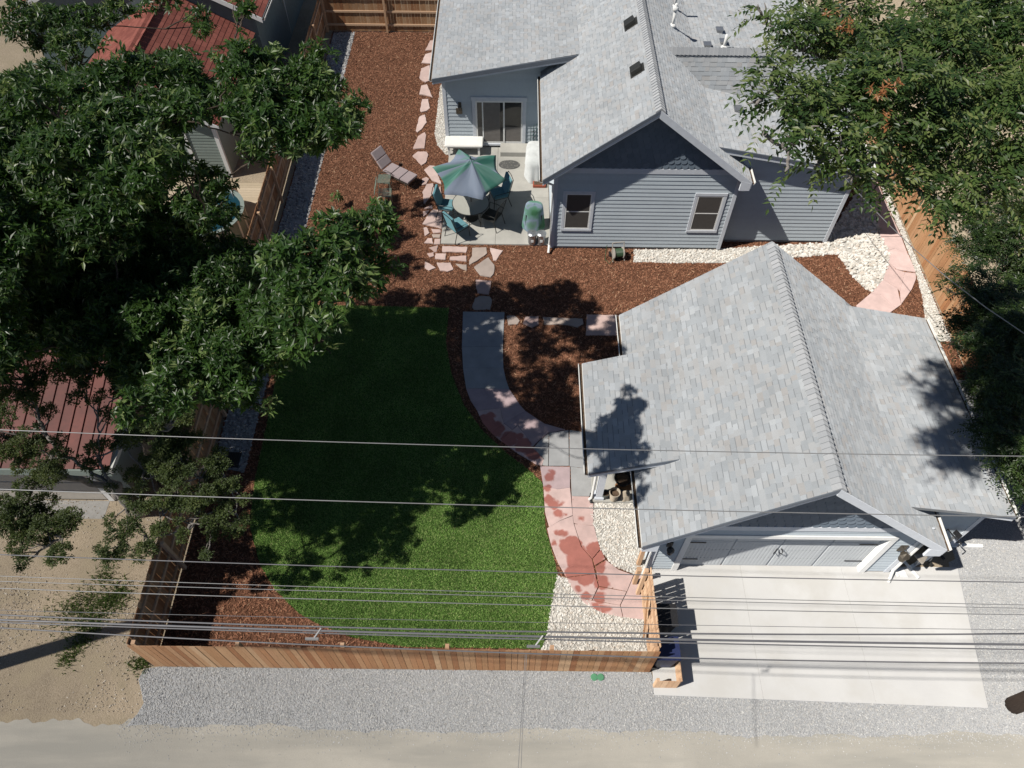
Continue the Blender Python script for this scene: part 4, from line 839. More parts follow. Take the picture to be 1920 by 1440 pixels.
# big ash left of the lawn
ASH = blobs_px([(60, 60, 9.1, 0.78), (60, 190, 9.3, 1.06), (190, 180, 9.5, 1.06), (310, 170, 9.5, 1.01), (100, 320, 9.1, 1.18), (250, 290, 9.3, 1.12), (380, 190, 9.1, 0.67), (60, 440, 7.1, 1.35), (190, 410, 8.9, 1.06), (255, 500, 6.9, 1.04), (20, 260, 9.5, 0.9), (150, 90, 9.3, 0.67), (460, 150, 11.0, 0.69), (550, 160, 10.9, 0.78), (620, 230, 11.0, 0.51), (500, 240, 10.9, 0.74), (590, 110, 10.8, 0.41), (380, 40, 8.5, 0.45), (450, 15, 11.0, 0.32), (300, 10, 8.7, 0.5), (230, 15, 8.7, 0.45), (570, 260, 10.7, 0.55), (430, 90, 11.0, 0.37), (620, 460, 10.9, 0.6), (690, 430, 10.7, 0.45), (560, 490, 10.9, 0.6), (640, 550, 10.8, 0.55), (540, 580, 10.8, 0.5), (715, 490, 10.4, 0.35), (600, 630, 10.9, 0.35), (580, 550, 10.0, 0.6), (700, 395, 10.6, 0.25), (660, 500, 10.4, 0.5), (560, 650, 10.8, 0.25), (370, 395, 8.4, 0.58), (400, 490, 7.0, 0.8), (330, 560, 7.0, 0.8), (440, 600, 7.2, 0.8), (400, 670, 7.4, 0.69), (490, 680, 7.1, 0.55), (300, 650, 6.6, 0.75), (480, 765, 6.9, 0.34), (120, 550, 6.7, 1.04), (30, 590, 6.7, 0.92), (210, 600, 7.2, 0.87), (340, 480, 7.4, 0.69), (480, 500, 6.8, 0.69), (500, 590, 7.0, 0.69), (240, 680, 6.6, 0.69), (130, 640, 7.0, 0.69), (400, 560, 7.4, 0.84), (280, 600, 7.2, 0.84), (340, 680, 7.4, 0.63), (450, 520, 7.6, 0.53), (330, 740, 7.6, 0.53), (420, 740, 6.6, 0.52), (260, 760, 7.8, 0.42), (385, 350, 8.4, 0.5), (350, 430, 6.6, 0.55), (420, 420, 7.8, 0.35), (300, 390, 8.6, 0.5), (200, 240, 11.2, 0.7), (290, 290, 11.2, 0.7), (330, 210, 11.2, 0.6), (250, 150, 11.3, 0.6), (140, 300, 11.2, 0.7), (230, 340, 11.0, 0.6), (60, 180, 11.2, 0.6), (340, 330, 10.6, 0.35), (380, 360, 9.0, 0.5), (400, 400, 8.8, 0.4), (130, 40, 9.2, 0.5), (200, 40, 9.0, 0.4), (250, 550, 6.2, 0.9), (300, 480, 6.4, 0.9), (330, 620, 6.2, 0.8), (200, 480, 6.6, 0.9), (260, 650, 6.0, 0.8), (380, 560, 6.4, 0.8), (180, 600, 6.4, 0.9), (340, 540, 6.0, 0.8), (420, 640, 6.6, 0.6), (-80, 300, 9.5, 1.2), (-80, 450, 9.5, 1.2), (-70, 570, 9.0, 1.1), (-200, 400, 9.0, 1.3), (480, 560, 8.0, 0.5), (385, 385, 7.2, 0.5), (410, 350, 7.4, 0.35), (360, 430, 7.0, 0.5), (-130, 430, 9, 1.3), (-130, 560, 9, 1.3), (-150, 680, 8.8, 1.2), (-300, 500, 9, 1.4), (-300, 650, 8.8, 1.3), (-40, 640, 8.6, 0.9), (-100, 250, 9.5, 1.1), (430, 520, 7.0, 0.8), (520, 620, 7.4, 0.7), (450, 700, 7.4, 0.6), (340, 700, 6.6, 0.7), (230, 440, 7.4, 0.9), (120, 480, 7.6, 0.9), (640, 205, 9.0, .6), (590, 175, 9.0, .75), (540, 200, 9.0, .75), (665, 240, 8.8, .35), (610, 250, 9.0, .5), (480, 180, 9.0, .7), (500, 260, 9.0, .6)])
t, an, k = tree('ash_tree', 'big dark green ash tree spreading over the long fence left of the lawn', (-9.75, 10.2, -.02), (-8.7, 9.4, 5.0), .34, ASH, 275, .155, .054, 'whorl', 'leaf_ash', sub=20, subr=.40, limb_r=.2); TRI += k
# juniper-like tree low on the left
JUN = blobs_px([(60, 880, 4.6, .75), (30, 960, 4.3, .75), (110, 1000, 4.2, .65), (60, 1030, 4.0, .5), (10, 820, 5.0, .7), (70, 790, 5.2, .45), (30, 700, 5.8, .8), (100, 650, 6.2, .8), (170, 690, 6.0, .45), (230, 830, 5.2, .45), (240, 960, 4.2, .55), (215, 1030, 3.8, .5), (280, 1010, 3.8, .45),
                (270, 760, 5.8, .6), (400, 960, 3.6, .45), (440, 985, 3.4, .4), (390, 1015, 3.3, .4), (420, 920, 3.8, .4), (180, 770, 5.6, .35), (330, 920, 4.8, .5), (370, 890, 5.0, .5), (440, 930, 4.6, .45), (340, 860, 5.2, .5), (300, 960, 4.6, .5), (400, 860, 5.0, .35), (200, 900, 4.6, .35), (140, 730, 5.8, .4), (340, 800, 5.4, .6), (280, 890, 4.8, .5), (230, 720, 5.8, .5), (290, 810, 5.6, .5), (320, 850, 5.2, .5), (180, 850, 5.0, .4), (100, 840, 5.0, .4), (370, 930, 4.8, .45), (420, 890, 4.8, .35), (440, 960, 4.4, .4), (360, 980, 4.4, .4), (310, 800, 6.4, .5), (340, 770, 6.2, .4), (60, 740, 5.6, .4)])
tree('juniper_tree', 'yellowish green juniper with bare grey limbs in front of the red roofed garage', (-10.3, 9.2, -.02), (-9.9, 8.6, 2.6), .22, JUN, 1250, .055, .026, 'tuft', 'leaf_juniper', 'bark_grey', sub=16, subr=.38, gaps=.12, twigs=4, limb_r=.4)
# walnut-like tree upper right
WAL = blobs_px([(1480, 60, 14.2, .36), (1450, 150, 14.4, .26), (1500, 200, 14.2, .36), (1560, 90, 14.0, .46), (1480, 275, 14.2, .16), (1560, 265, 14.0, .30), (1650, 60, 14.0, .5), (1640, 180, 14.0, .52), (1620, 290, 13.8, .28), (1750, 90, 13.8, .6), (1730, 220, 13.6, .58), (1850, 60, 13.6, .6), (1840, 200, 13.4, .6), (1900, 300, 13.0, .5), (1780, 310, 13.2, .42), (1560, 10, 14.0, .4), (1690, 300, 13.4, .3), (1930, 120, 13.6, .6),
                (1430, 20, 14.2, .2), (1860, 350, 13.0, .32), (1800, 20, 13.8, .5), (1690, 140, 14.2, .4), (1580, 180, 13.8, .4), (1640, -60, 14, .5), (1780, -60, 13.8, .6), (1930, -40, 13.6, .6), (1540, 300, 13.9, .2), (1600, 325, 13.8, .18), (1660, 340, 13.5, .22), (1740, 360, 13.2, .3), (1810, 390, 12.9, .3), (1500, 250, 14.1, .26), (1540, 210, 14.0, .36), (1480, 310, 14.1, .10), (1420, 190, 14.4, .12), (1430, 245, 14.3, .10),
                (2050, 60, 13.4, .7), (2050, 180, 13.2, .7), (2060, 320, 13.0, .7), (2180, 240, 13.0, .8), (2020, 420, 12.6, .6), (2200, 400, 12.6, .8), (2150, 540, 12.2, .7)])
tree('walnut_tree', 'tall tree with feathery green leaves overhanging the right wing of the house', (16.2, 10.6, -.02), (13.6, 8.6, 11.2), .3, WAL, 360, .088, .037, 'pinnate', 'leaf_walnut', 'bark_grey', sub=30, subr=.42, gaps=.08, limb_r=.1)
V, Fq, rn = leaves([(c+np.array([0, 0, r_*.4]), .10) for c, r_ in blobs_px([(1545, 50, 14.2, .3), (1580, 70, 14.2, .3), (1640, 195, 14.3, .3), (1655, 185, 14.3, .3), (1640, 240, 14.1, .2)])], 16, .07, .025, 'whorl')
dl = np_mesh('crown', V, Fq, M['leaf_dead'], bpy.data.objects['walnut_tree'], rn, off=(16.2, 10.6, -.02)); dl['kind'] = 'stuff'; dl['label'] = 'rusty brown dead leaf clumps'
# tree over the right fence beside the garage; shade painted into leaf colour
LOCUST = blobs_px([(1880, 460, 4.4, .7), (1850, 540, 4.4, .7), (1900, 600, 4.4, .8), (1830, 470, 4.2, .45), (1850, 640, 4.2, .55), (1800, 520, 3.8, .35), (1790, 600, 3.5, .3), (1780, 650, 3.3, .22), (1900, 720, 4.2, .7), (1880, 800, 4.0, .6), (1920, 850, 4.0, .6), (1840, 720, 3.9, .35), (1910, 400, 4.8, .6), (1840, 410, 4.6, .4), (1870, 740, 3.4, .6), (1900, 520, 3.6, .8), (1850, 430, 4.6, .5), (1800, 450, 4.2, .3), (1780, 545, 3.6, .25), (1820, 600, 3.8, .4), (1870, 600, 3.4, .8), (1900, 660, 3.4, .8), (1910, 780, 3.2, .7), (1930, 920, 3.2, .5), (1900, 880, 3.4, .4)])
tree('locust_tree', 'low tree with shade painted into its leaves, leaning over the fence right of the garage', (15.6, 12.6, -.02), (14.9, 12.4, 2.2), .16, LOCUST, 350, .095, .038, 'pinnate', 'leaf_shade_tone', 'bark', sub=20, subr=.45, gaps=.03)
SHR = blobs_px([(1820, 380, 1.6, .45), (1760, 330, 1.8, .4), (1880, 440, 1.4, .5), (1900, 330, 2.0, .6), (1830, 300, 2.2, .5), (1900, 210, 2.0, .8), (1760, 250, 2.6, .5)])
tree('shrub', 'green shrub growing behind the right fence near the house', (17.6, 24.0, -.02), (17.6, 24.0, .7), .06, SHR, 420, .07, .03, 'whorl', 'leaf_walnut', 'bark_grey', sub=14, subr=.5)
# small sapling in the mulch
for px, py, h, lb in ((632, 388, .5, 'tiny dark green sapling alone in the mulch above the fence tree'),):
    p = G(px, py); t = thing('sapling', lb, 'plant', (p[0], p[1], 0)); MB().tube([(0, 0, 0), (.02, 0, .25), (0, .02, .5)], .01, 5).build('stem', M['bark'], t)
    V, Fq, rn = leaves([(np.array([0, 0, .45]), .22), (np.array([.12, .05, .35]), .15)], 14, .13, .05, 'whorl'); np_mesh('foliage', V, Fq, M['leaf_ash'], t, rn)

# ================================================================== POLES AND WIRES
def pole(label, base, h, arm_y):
    t = thing('utility_pole', label, 'utility pole', base)
    MB().tube([(0, 0, 0), (0, 0, h*.5), (0, 0, h)], [.20, .17, .13], 12).build('pole_shaft', M['pole'], t, smooth=True)
    c = MB().bar((0, -1.1, h-.5), (0, 1.1, h-.5), .1, .12).build('crossarm', M['pole'], t)
    for y in (-.95, -.35, .35, .95): MB().lathe([(.03, 0), (.06, .03), (.035, .07), (.055, .11), (.02, .15)], (0, y, h-.43), 8).build('insulator', M['grey_metal'], c)
pole('thick brown utility pole at the lower right edge of the picture', (12.15, 4.28, 0), 11.2, 0)
pb = G(0, 1243)-np.array([math.cos(SUN_AZ), math.sin(SUN_AZ), 0])*2.6
pole('utility pole casting a long shadow across the dirt lot', (float(pb[0]), float(pb[1]), 0), 11.2, 0)
WIRES = [([(0, 806), (480, 824), (960, 837.5), (1440, 849.5), (1920, 855)], 10.6, .007, 'wire_pale', 'topmost thin pale wire crossing the lawn and garage roof'),
         ([(0, 917), (480, 935), (960, 948.7), (1440, 960), (1920, 969)], 10.6, .007, 'wire_pale', 'second thin pale wire, crossing the front of the garage roof'),
         ([(0, 1040), (480, 1057.5), (960, 1071), (1440, 1084), (1920, 1091.5)], 10.2, .007, 'wire', 'third wire, along the foot of the garage door'),
         ([(0, 1080), (480, 1096.7), (960, 1112), (1440, 1123), (1920, 1134.5)], 9.8, .005, 'wire_pale', 'upper of two close thin wires over the driveway'),
         ([(0, 1090), (480, 1104.5), (960, 1118), (1440, 1130), (1920, 1140.5)], 9.8, .005, 'wire_pale', 'lower of two close thin wires over the driveway'),
         ([(0, 1103), (480, 1120), (960, 1133.5), (1440, 1145), (1920, 1152.5)], 9.8, .006, 'wire_pale', 'single pale wire below the two close thin wires'),
         ([(0, 1144), (480, 1156), (960, 1166), (1440, 1174.5), (1920, 1181)], 9.6, .0035, 'wire', 'thinnest dark wire above the heavy cables'),
         ([(0, 1153.5), (480, 1169.5), (960, 1186), (1440, 1188), (1920, 1188.5)], 9.0, .0115, 'wire', 'upper heavy cable above the front fence'),
         ([(0, 1162), (480, 1179), (960, 1193), (1440, 1201), (1920, 1209)], 9.0, .016, 'wire', 'thick lashed cable bundle above the front fence'),
         ([(0, 1167), (480, 1184), (960, 1197.5), (1440, 1208.5), (1920, 1218)], 8.9, .009, 'wire', 'dark cable just below the lashed bundle'),
         ([(0, 1177), (240, 1192), (480, 1203), (960, 1226), (1440, 1236), (1920, 1244)], 8.6, .010, 'wire', 'lowest dark cable skimming the fence top')]
WIRE_PTS = {}
for i, (pts, h, r_, mt, lb) in enumerate(WIRES):
    xs = [p[0] for p in pts]; ys = [p[1] for p in pts]; cf = np.polyfit(np.array(xs)/1000, ys, 2)
    P = [Vector(G(x, np.polyval(cf, x/1000), h-.25*(1-((x-960)/1500)**2))) for x in np.linspace(-700, 2300, 31)]
    c = P[15]; WIRE_PTS[i] = P
    o = MB().tube(P, r_, 6).build('overhead_wire', M[mt], None, off=c, smooth=True); tag(o, lb, 'wire', 'overhead wires along the alley')
# hardware on the cables
for px, py, h, lb in ((585, 1198, 8.7, 'small pale metal clamp hanging on the lowest cable left of the lawn'), (1000, 1212, 8.7, 'small pale cable clamp above the fence by the white rock')):
    c = G(px, py, h); t = thing('cable_clamp', lb, 'clamp', tuple(c))
    MB().bar((-.09, 0, 0), (.09, 0, 0), .03, .04).build('clamp_body', M['wire_pale'], t); MB().bar((.02, 0, 0), (.13, .12, .1), .018, .02).build('clamp_arm', M['wire_pale'], t)
a = Vector(G(985, 1227, 8.4)); 
for k, (px, lb) in enumerate(((970, 'left strand of the thin drop wire crossing gravel and alley'), (976, 'right strand of the thin drop wire crossing gravel and alley'))):
    b = Vector(G(px, 1470, 8.2)); o = MB().tube([a+Vector((.02*k, 0, 0)), a.lerp(b, .5)-Vector((0, 0, .03)), b], .004, 5).build('drop_wire', M['wire_pale'], None, off=a); tag(o, lb, 'wire', 'drop wires')
# service drop to the house
a = Vector(GY(1577, 326, 20.05)); b = Vector((12.15, 4.3, 9.6))
o = MB().tube([a, *[a.lerp(b, t_)-Vector((0, 0, .9*math.sin(math.pi*t_))) for t_ in np.linspace(.1, .9, 9)], b], .011, 6).build('service_cable', M['wire_pale'], None, off=a); tag(o, 'pale service cable running from the right house wing past the garage roof', 'wire')

# ================================================================== NEIGHBOURS
M['red_metal'] = pieces('red_metal', [(0, (.19, .050, .038)), (1, (.25, .068, .05))], .6, 6, .25, 0, big=.25)
M['red_shingle'] = pieces('red_shingle', [(0, (.20, .06, .045)), (1, (.30, .10, .075))], .9, 40, .25, .002)
M['sage'] = pieces('sage', [(0, (.24, .29, .26)), (1, (.28, .33, .30))], .6, 8, .08, 0)
M['teal_grey'] = plain('teal_grey', (.13, .18, .19), .6)
M['beige_door'] = plain('beige_door', (.50, .46, .40), .6, var=.08)
NO = Vector((-13.3, 12, 0)); ng = thing('neighbour_garage', 'sage green garage with red ribbed metal roof behind the bare limbs', 'garage', NO)
nw = MB().bb(-16.8, -10.45, 9.55, 17, 0, 2.3).build('wall', M['sage'], ng, off=NO); siding(nw, NO, (-16.8, 9.55, 0), (1, 0, 0), (0, -1, 0), 6.35, .05, 2.3, 'sage', .13)
dr = MB().bb(-15.6, -11.3, 9.49, 9.52, .02, 2.0).build('overhead_door', M['beige_door'], ng, off=NO)
for j in range(4): MB().bb(-15.55, -11.35, 9.465, 9.49, .05+j*.5, .5+j*.5).build('door_panel', M['beige_door'], dr, off=NO, bevel=.01)
MB().bb(-15.75, -11.15, 9.44, 9.53, 2.0, 2.14).build('door_header', M['white'], ng, off=NO)
for x in (-15.75, -11.3): MB().bb(x, x+.15, 9.44, 9.53, 0, 2.0).build('door_jamb', M['white'], ng, off=NO)
MB().bb(-15.6, -11.3, 8.9, 9.45, -.03, -.01).build('apron', M['foundation'], ng, off=NO)
e0, e1, rg = Vector((-17, 9.15, 2.35)), Vector((-10.2, 9.15, 2.35)), Vector((-17, 13.4, 3.5))
for pa, pb_, pc in ((e0, e1, rg), (Vector((-10.2, 17.6, 2.35)), Vector((-17, 17.6, 2.35)), Vector((-10.2, 13.4, 3.5)))):
    A0, u, v, n, W_, L_ = slope_frame(pa, pb_, pc); rf = MB().extr([A0, A0+u*W_, A0+u*W_+v*L_, A0+v*L_], -n*.08).build('roof', M['deck_under'], ng, off=NO)
    k = int(W_/.3)
    for i in range(k):
        x0 = i*W_/k; p = MB().extr([A0+u*(x0+.004)+n*.004, A0+u*(x0+W_/k-.004)+n*.004, A0+u*(x0+W_/k-.004)+v*L_+n*.004, A0+u*(x0+.004)+v*L_+n*.004], n*.012)
        p.extr([A0+u*x0+n*.01, A0+u*(x0+.035)+n*.01, A0+u*(x0+.035)+v*L_+n*.01, A0+u*x0+v*L_+n*.01], n*.04); p.build('roof_panel', M['red_metal'], rf, off=NO)
MB().bb(-17, -10.2, 9.10, 9.149, 2.1, 2.36).build('fascia', M['sage'], ng, off=NO); MB().bb(-10.199, -10.13, 9.1, 13.4, 2.22, 2.36).build('gutter', M['gutter'], ng, off=NO)
# neighbour house, upper left
NH = Vector((-14, 28, 0)); nh = thing('neighbour_house', 'sage green house with red shingle roofs showing through the ash leaves', 'house', NH)
aw = MB().bb(-16.5, -11.05, 23.5, 30, 0, 2.55).build('wall', M['sage'], nh, off=NH); siding(aw, NH, (-16.5, 23.5, 0), (1, 0, 0), (0, -1, 0), 5.35, .1, 2.9, 'sage', .13)
for x in (-11.17, -12.35): MB().bb(x, x+.14, 23.44, 23.56, 0, 2.5).build('corner_board', M['white'], nh, off=NH)
hw = MB().bb(-20, -10.6, 29.5, 42, 0, 3.4).build('wall', M['teal_grey'], nh, off=NH)
rr = Roofing(nh, NH)
def red_roof(a, b, c, nm):
    A0, u, v, n, W_, L_ = slope_frame(a, b, c); d_ = MB().extr([A0, A0+u*W_, A0+u*W_+v*L_, A0+v*L_], -n*.1).build(nm, M['deck_under'], nh, off=NH)
    V, Fq, rn = [], [], []; y = 0
    while y < L_:
        x = -random.random()*.5
        while x < W_:
            w = .33; x0, x1 = max(0, x+.004), min(W_, x+w-.004); k = len(V)
            if x1 > x0:
                V += [tuple(A0+u*p+v*q+n*z) for p, q, z in ((x0, y, .02), (x1, y, .02), (x1, y+.22, .006), (x0, y+.22, .006), (x0, y, 0), (x1, y, 0))]; Fq += [[k, k+1, k+2, k+3], [k+4, k+5, k+1, k]]; q_ = random.random(); rn += [q_, q_]
            x += w
        y += .2
    np_mesh('shingle_field', np.array(V), np.array(Fq), M['red_shingle'], d_, rn, off=NH)['kind'] = 'stuff'
red_roof((-10.75, 23.2, 2.5), (-10.75, 31, 2.5), (-13.8, 23.2, 4.2), 'roof'); red_roof((-16.8, 23.2, 2.5), (-16.8, 31, 2.5), (-13.8, 23.2, 4.2), 'roof')
red_roof((-10.2, 29.2, 3.3), (-10.2, 42, 3.3), (-15.3, 29.2, 5.9), 'roof'); red_roof((-20.4, 29.2, 3.3), (-20.4, 42, 3.3), (-15.3, 29.2, 5.9), 'roof')
MB().extr([(-16.5, 23.5, 2.5), (-11.05, 23.5, 2.5), (-13.8, 23.5, 4.0)], (0, .1, 0)).build('gable_wall', M['sage'], nh, off=NH)
MB().extr([(-20, 29.5, 3.4), (-10.6, 29.5, 3.4), (-15.3, 29.5, 5.75)], (0, .1, 0)).build('gable_wall', M['teal_grey'], nh, off=NH)
rake(nh, NH, Vector((-15.3, 29.17, 5.9)), Vector((-10.2, 29.17, 3.3)), .03, .2, 'white'); rake(nh, NH, Vector((-20.4, 29.17, 3.3)), Vector((-15.3, 29.17, 5.9)), .03, .2, 'white')
rake(nh, NH, Vector((-13.8, 23.17, 4.2)), Vector((-10.75, 23.17, 2.5)), .03, .16, 'white'); rake(nh, NH, Vector((-16.8, 23.17, 2.5)), Vector((-13.8, 23.17, 4.2)), .03, .16, 'white')
gutter(nh, NH, (-10.2, 29.2, 3.28), (-10.2, 42, 3.28), (1, 0, 0)); MB().tube([(-10.12, 33.5, 3.2), (-10.5, 33.5, 2.9), (-10.5, 33.5, .2)], .05, 8).build('downspout', M['white'], nh, off=NH)
# deck, round tub and disc
DO = Vector((-11, 20, 0)); dk = thing('deck', 'pale plank deck beside the long fence', 'deck', DO)
k = 0; y = 15.6
while y < 22.7: MB().bb(-14.6, -9.15, y, y+.135, .22, .25).build('plank', M['deck'], dk, off=DO); y += .142
MB().bb(-14.5, -9.2, 15.7, 22.6, 0, .2).build('frame', M['deck_under'], dk, off=DO)
p = G(385, 395, 1.1); tb = thing('swim_tub', 'round green grey tub with blue water on the plank deck under the ash', 'tub', (p[0], p[1], .25))
prof = [(1.25, 0), (1.28, .02), (1.28, .82), (1.36, .84), (1.36, .88), (1.22, .88), (1.22, .75)]
b = MB(); seg = 36; vs = [(r_*math.cos(2*math.pi*j/seg), r_*math.sin(2*math.pi*j/seg), z) for r_, z in prof for j in range(seg)]
b.add(vs, [(i*seg+j, i*seg+(j+1) % seg, (i+1)*seg+(j+1) % seg, (i+1)*seg+j) for i in range(len(prof)-1) for j in range(seg)]); b.build('tub_wall', M['sage'], tb)
for j in range(18): a_ = 2*math.pi*j/18; MB().box((1.3*math.cos(a_), 1.3*math.sin(a_), .42), (.03, .07, .8), a_).build('rib', M['white'], tb)
wm, n_, l_, bs_ = new_mat('tub_water'); bs_.inputs['Base Color'].default_value = (.012, .055, .075, 1); bs_.inputs['Roughness'].default_value = .08
MB().lathe([(1.215, .70), (1.215, .78)], (0, 0, 0), 36).build('water', wm, tb)
p = G(452, 392, .25); ds = thing('round_disc', 'grey disc on a thin arm beside the tub', 'disc', (p[0], p[1], .25)); MB().lathe([(.22, -.01), (.22, .01)], (0, 0, .75), 24, M=Matrix.Rotation(R(70), 3, 'Y')).build('disc', M['grey_metal'], ds); MB().bar((-.5, -.1, .35), (0, 0, .72), .03, .03).build('arm', M['grey_metal'], ds); MB().tube([(-.5, -.1, 0), (-.5, -.1, .36)], .02, 6).build('stand', M['grey_metal'], ds)
# pale building beyond the right tree
WB = Vector((27, 38, 0)); wb = thing('white_building', 'white walled building glimpsed through leaves at the top right', 'building', WB)
MB().bb(23, 33, 36, 44, 0, 3).build('wall', M['white'], wb, off=WB); MB().extr([(22.6, 35.6, 3), (33.4, 35.6, 3), (28, 35.6, 5)], (0, 8.8, 0)).build('roof', M['deck_under'], wb, off=WB)
for x in (24.5, 27, 29.5): f = MB().bb(x, x+1, 35.95, 36.02, 1, 2.2).build('window', M['trim'], wb, off=WB); MB().bb(x+.08, x+.92, 35.93, 35.949, 1.08, 2.12).build('pane', M['pane'], f, off=WB)

# ================================================================== PATIO THINGS
teal = pieces('teal_cushion', [(0, (.13, .29, .33)), (1, (.16, .33, .37))], .85, 14, .2, .002)
def um_mat():
    m, n, l, b = new_mat('umbrella_cloth'); v = coords(n, l, (1, 1, 1), 'Object')
    sp_ = n.new('ShaderNodeSeparateXYZ'); l.new(v, sp_.inputs[0]); at = n.new('ShaderNodeMath'); at.operation = 'ARCTAN2'; l.new(sp_.outputs[1], at.inputs[0]); l.new(sp_.outputs[0], at.inputs[1])
    cb = n.new('ShaderNodeCombineXYZ'); l.new(at.outputs[0], cb.inputs[0]); l.new(sp_.outputs[2], cb.inputs[1])
    sc_ = n.new('ShaderNodeVectorMath'); sc_.operation = 'MULTIPLY'; sc_.inputs[1].default_value = (1, .5, 1); l.new(cb.outputs[0], sc_.inputs[0]); nz = noise(n, l, sc_.outputs[0], 1.5, 2); rp = ramp(n, [(.36, (.04, .17, .13)), (.47, (.13, .27, .23)), (.52, (.20, .25, .33)), (.62, (.27, .32, .40))]); l.new(nz, rp.inputs[0])
    l.new(rp.outputs[0], b.inputs['Base Color']); b.inputs['Roughness'].default_value = .8
    tr = n.new('ShaderNodeBsdfTranslucent'); l.new(rp.outputs[0], tr.inputs[0]); mx = n.new('ShaderNodeMixShader'); mx.inputs[0].default_value = .2
    l.new(b.outputs[0], mx.inputs[1]); l.new(tr.outputs[0], mx.inputs[2]); l.new(mx.outputs[0], n['Material Output'].inputs['Surface']); return m
TB = Vector((-1.60, 21.25, .05))
um = thing('patio_umbrella', 'open green and lilac patio umbrella above the round table', 'umbrella', TB+Vector((0.12, .15, 0)))
rim = [Vector(G(x, y, 2.0))-Vector(um.location) for x, y in ((860, 280), (811, 314), (833, 365), (905, 375), (951, 338), (930, 291))]
cx = sum((p.x for p in rim))/6; cyy = sum((p.y for p in rim))/6; apex = Vector(G(882, 298, 2.5))-Vector(um.location)
b = MB(); ns, nt = 8, 7; rings = []
for i in range(ns+1):
    f = i/ns; ring = []
    for k in range(6):
        for j in range(nt):
            t_ = j/nt; e = rim[k].lerp(rim[(k+1) % 6], t_); p = apex.lerp(e, f); sagf = math.sin(math.pi*t_)
            p.z += .05*math.sin(math.pi*f)*(1-2.2*sagf)-.10*f*sagf+.014*math.sin(t_*17+k*2)*f; pc = Vector((cx, cyy, p.z)); p = p.lerp(pc, .15*sagf*f); ring.append(p)
    rings.append(ring)
m_ = 6*nt; b.add([p for r_ in rings for p in r_], [(i*m_+j, i*m_+(j+1) % m_, (i+1)*m_+(j+1) % m_, (i+1)*m_+j) for i in range(ns) for j in range(m_)]); cn = b.build('canopy', um_mat(), um, smooth=True)
sm = cn.modifiers.new('solid', 'SOLIDIFY'); sm.thickness = .004
for k in range(6): MB().bar(apex-Vector((0, 0, .05)), rim[k]-Vector((0, 0, .01)), .012, .015).build('rib', M['dark_metal'], um)
MB().tube([Vector((-.12, -.15, .05)), apex+Vector((0, 0, .06))], .019, 8).build('pole', M['dark_metal'], um); MB().lathe([(.26, 0), (.26, .04), (.06, .09), (.03, .16)], (-.12, -.15, 0), 20).build('base', M['dark_metal'], um)
MB().lathe([(.02, 0), (.03, .03), (.01, .08)], apex+Vector((0, 0, .02)), 8).build('finial', M['dark_metal'], um)
# round glass table
tt = thing('round_table', 'round glass patio table under the umbrella', 'table', TB); gm, n_, l_, bs_ = new_mat('table_glass'); bs_.inputs['Base Color'].default_value = (.50, .50, .45, 1); bs_.inputs['Roughness'].default_value = .3; bs_.inputs['Alpha'].default_value = .8
MB().lathe([(.66, .70), (.66, .712)], (0, 0, 0), 40).build('glass_top', gm, tt)
b = MB(); seg = 40; b.tube([(.67*math.cos(2*math.pi*j/seg), .67*math.sin(2*math.pi*j/seg), .70) for j in range(seg+1)], .017, 6, False); b.build('rim', M['dark_metal'], tt, smooth=True)
for k in range(4): a_ = R(45+90*k); MB().tube([(.5*math.cos(a_), .5*math.sin(a_), .69), (.3*math.cos(a_), .3*math.sin(a_), .35), (.52*math.cos(a_), .52*math.sin(a_), 0)], .016, 6).build('leg', M['dark_metal'], tt)
def patio_chair(label, loc, rz, cushion=True):
    t = thing('patio_chair', label, 'chair', loc, rz, 'chairs around the round patio table'); t.scale = (1.15, 1.15, 1.1)
    if cushion:
        MB().box((0, 0, .46), (.5, .5, .08)).build('seat_cushion', teal, t, bevel=.03); MB().box((-.27, 0, .78), (.08, .5, .62), M=Matrix.Rotation(R(-14), 3, 'Y')).build('back_cushion', teal, t, bevel=.03)
    else:
        MB().box((0, 0, .42), (.48, .48, .015)).build('seat', M['dark_metal'], t)
        for y in (-.18, -.09, 0, .09, .18): MB().tube([(-.24, y, .45), (-.27, y*1.2, .7), (-.34, y, .98)], .008, 5).build('back_bar', M['dark_metal'], t)
    for s_ in (-1, 1):
        MB().tube([(.24, s_*.25, .41), (.27, s_*.26, 0)], .013, 6).build('leg', M['dark_metal'], t); MB().tube([(-.22, s_*.25, .41), (-.34, s_*.26, 0)], .013, 6).build('leg', M['dark_metal'], t)
        MB().tube([(.26, s_*.27, .41), (.24, s_*.3, .64), (-.05, s_*.3, .66), (-.3, s_*.27, .64)], .012, 6).build('arm', M['dark_metal'], t); MB().tube([(-.22, s_*.25, .40), (-.40, s_*.24, 1.08)], .013, 6).build('back_post', M['dark_metal'], t)
    f = MB(); f.tube([(.25, -.25, .41), (.25, .25, .41), (-.23, .25, .41), (-.23, -.25, .41), (.25, -.25, .41)], .012, 6); f.build('seat_frame', M['dark_metal'], t); MB().tube([(-.40, -.24, 1.08), (-.41, 0, 1.12), (-.40, .24, 1.08)], .012, 6).build('top_rail', M['dark_metal'], t)
    return t
c = G(838, 386, .5); patio_chair('teal cushioned chair left of the round table, half under the umbrella', (c[0], c[1], .05), R(-8))
c = G(858, 424, .5); patio_chair('teal cushioned chair at the near side of the round table', (c[0], c[1], .05), R(42))
c = G(922, 408, .4); patio_chair('bare black metal chair right of the round table', (c[0], c[1], .05), R(150), False)
c = G(936, 368, .4); patio_chair('teal cushioned chair mostly hidden under the umbrella edge', (c[0], c[1], .05), R(200))
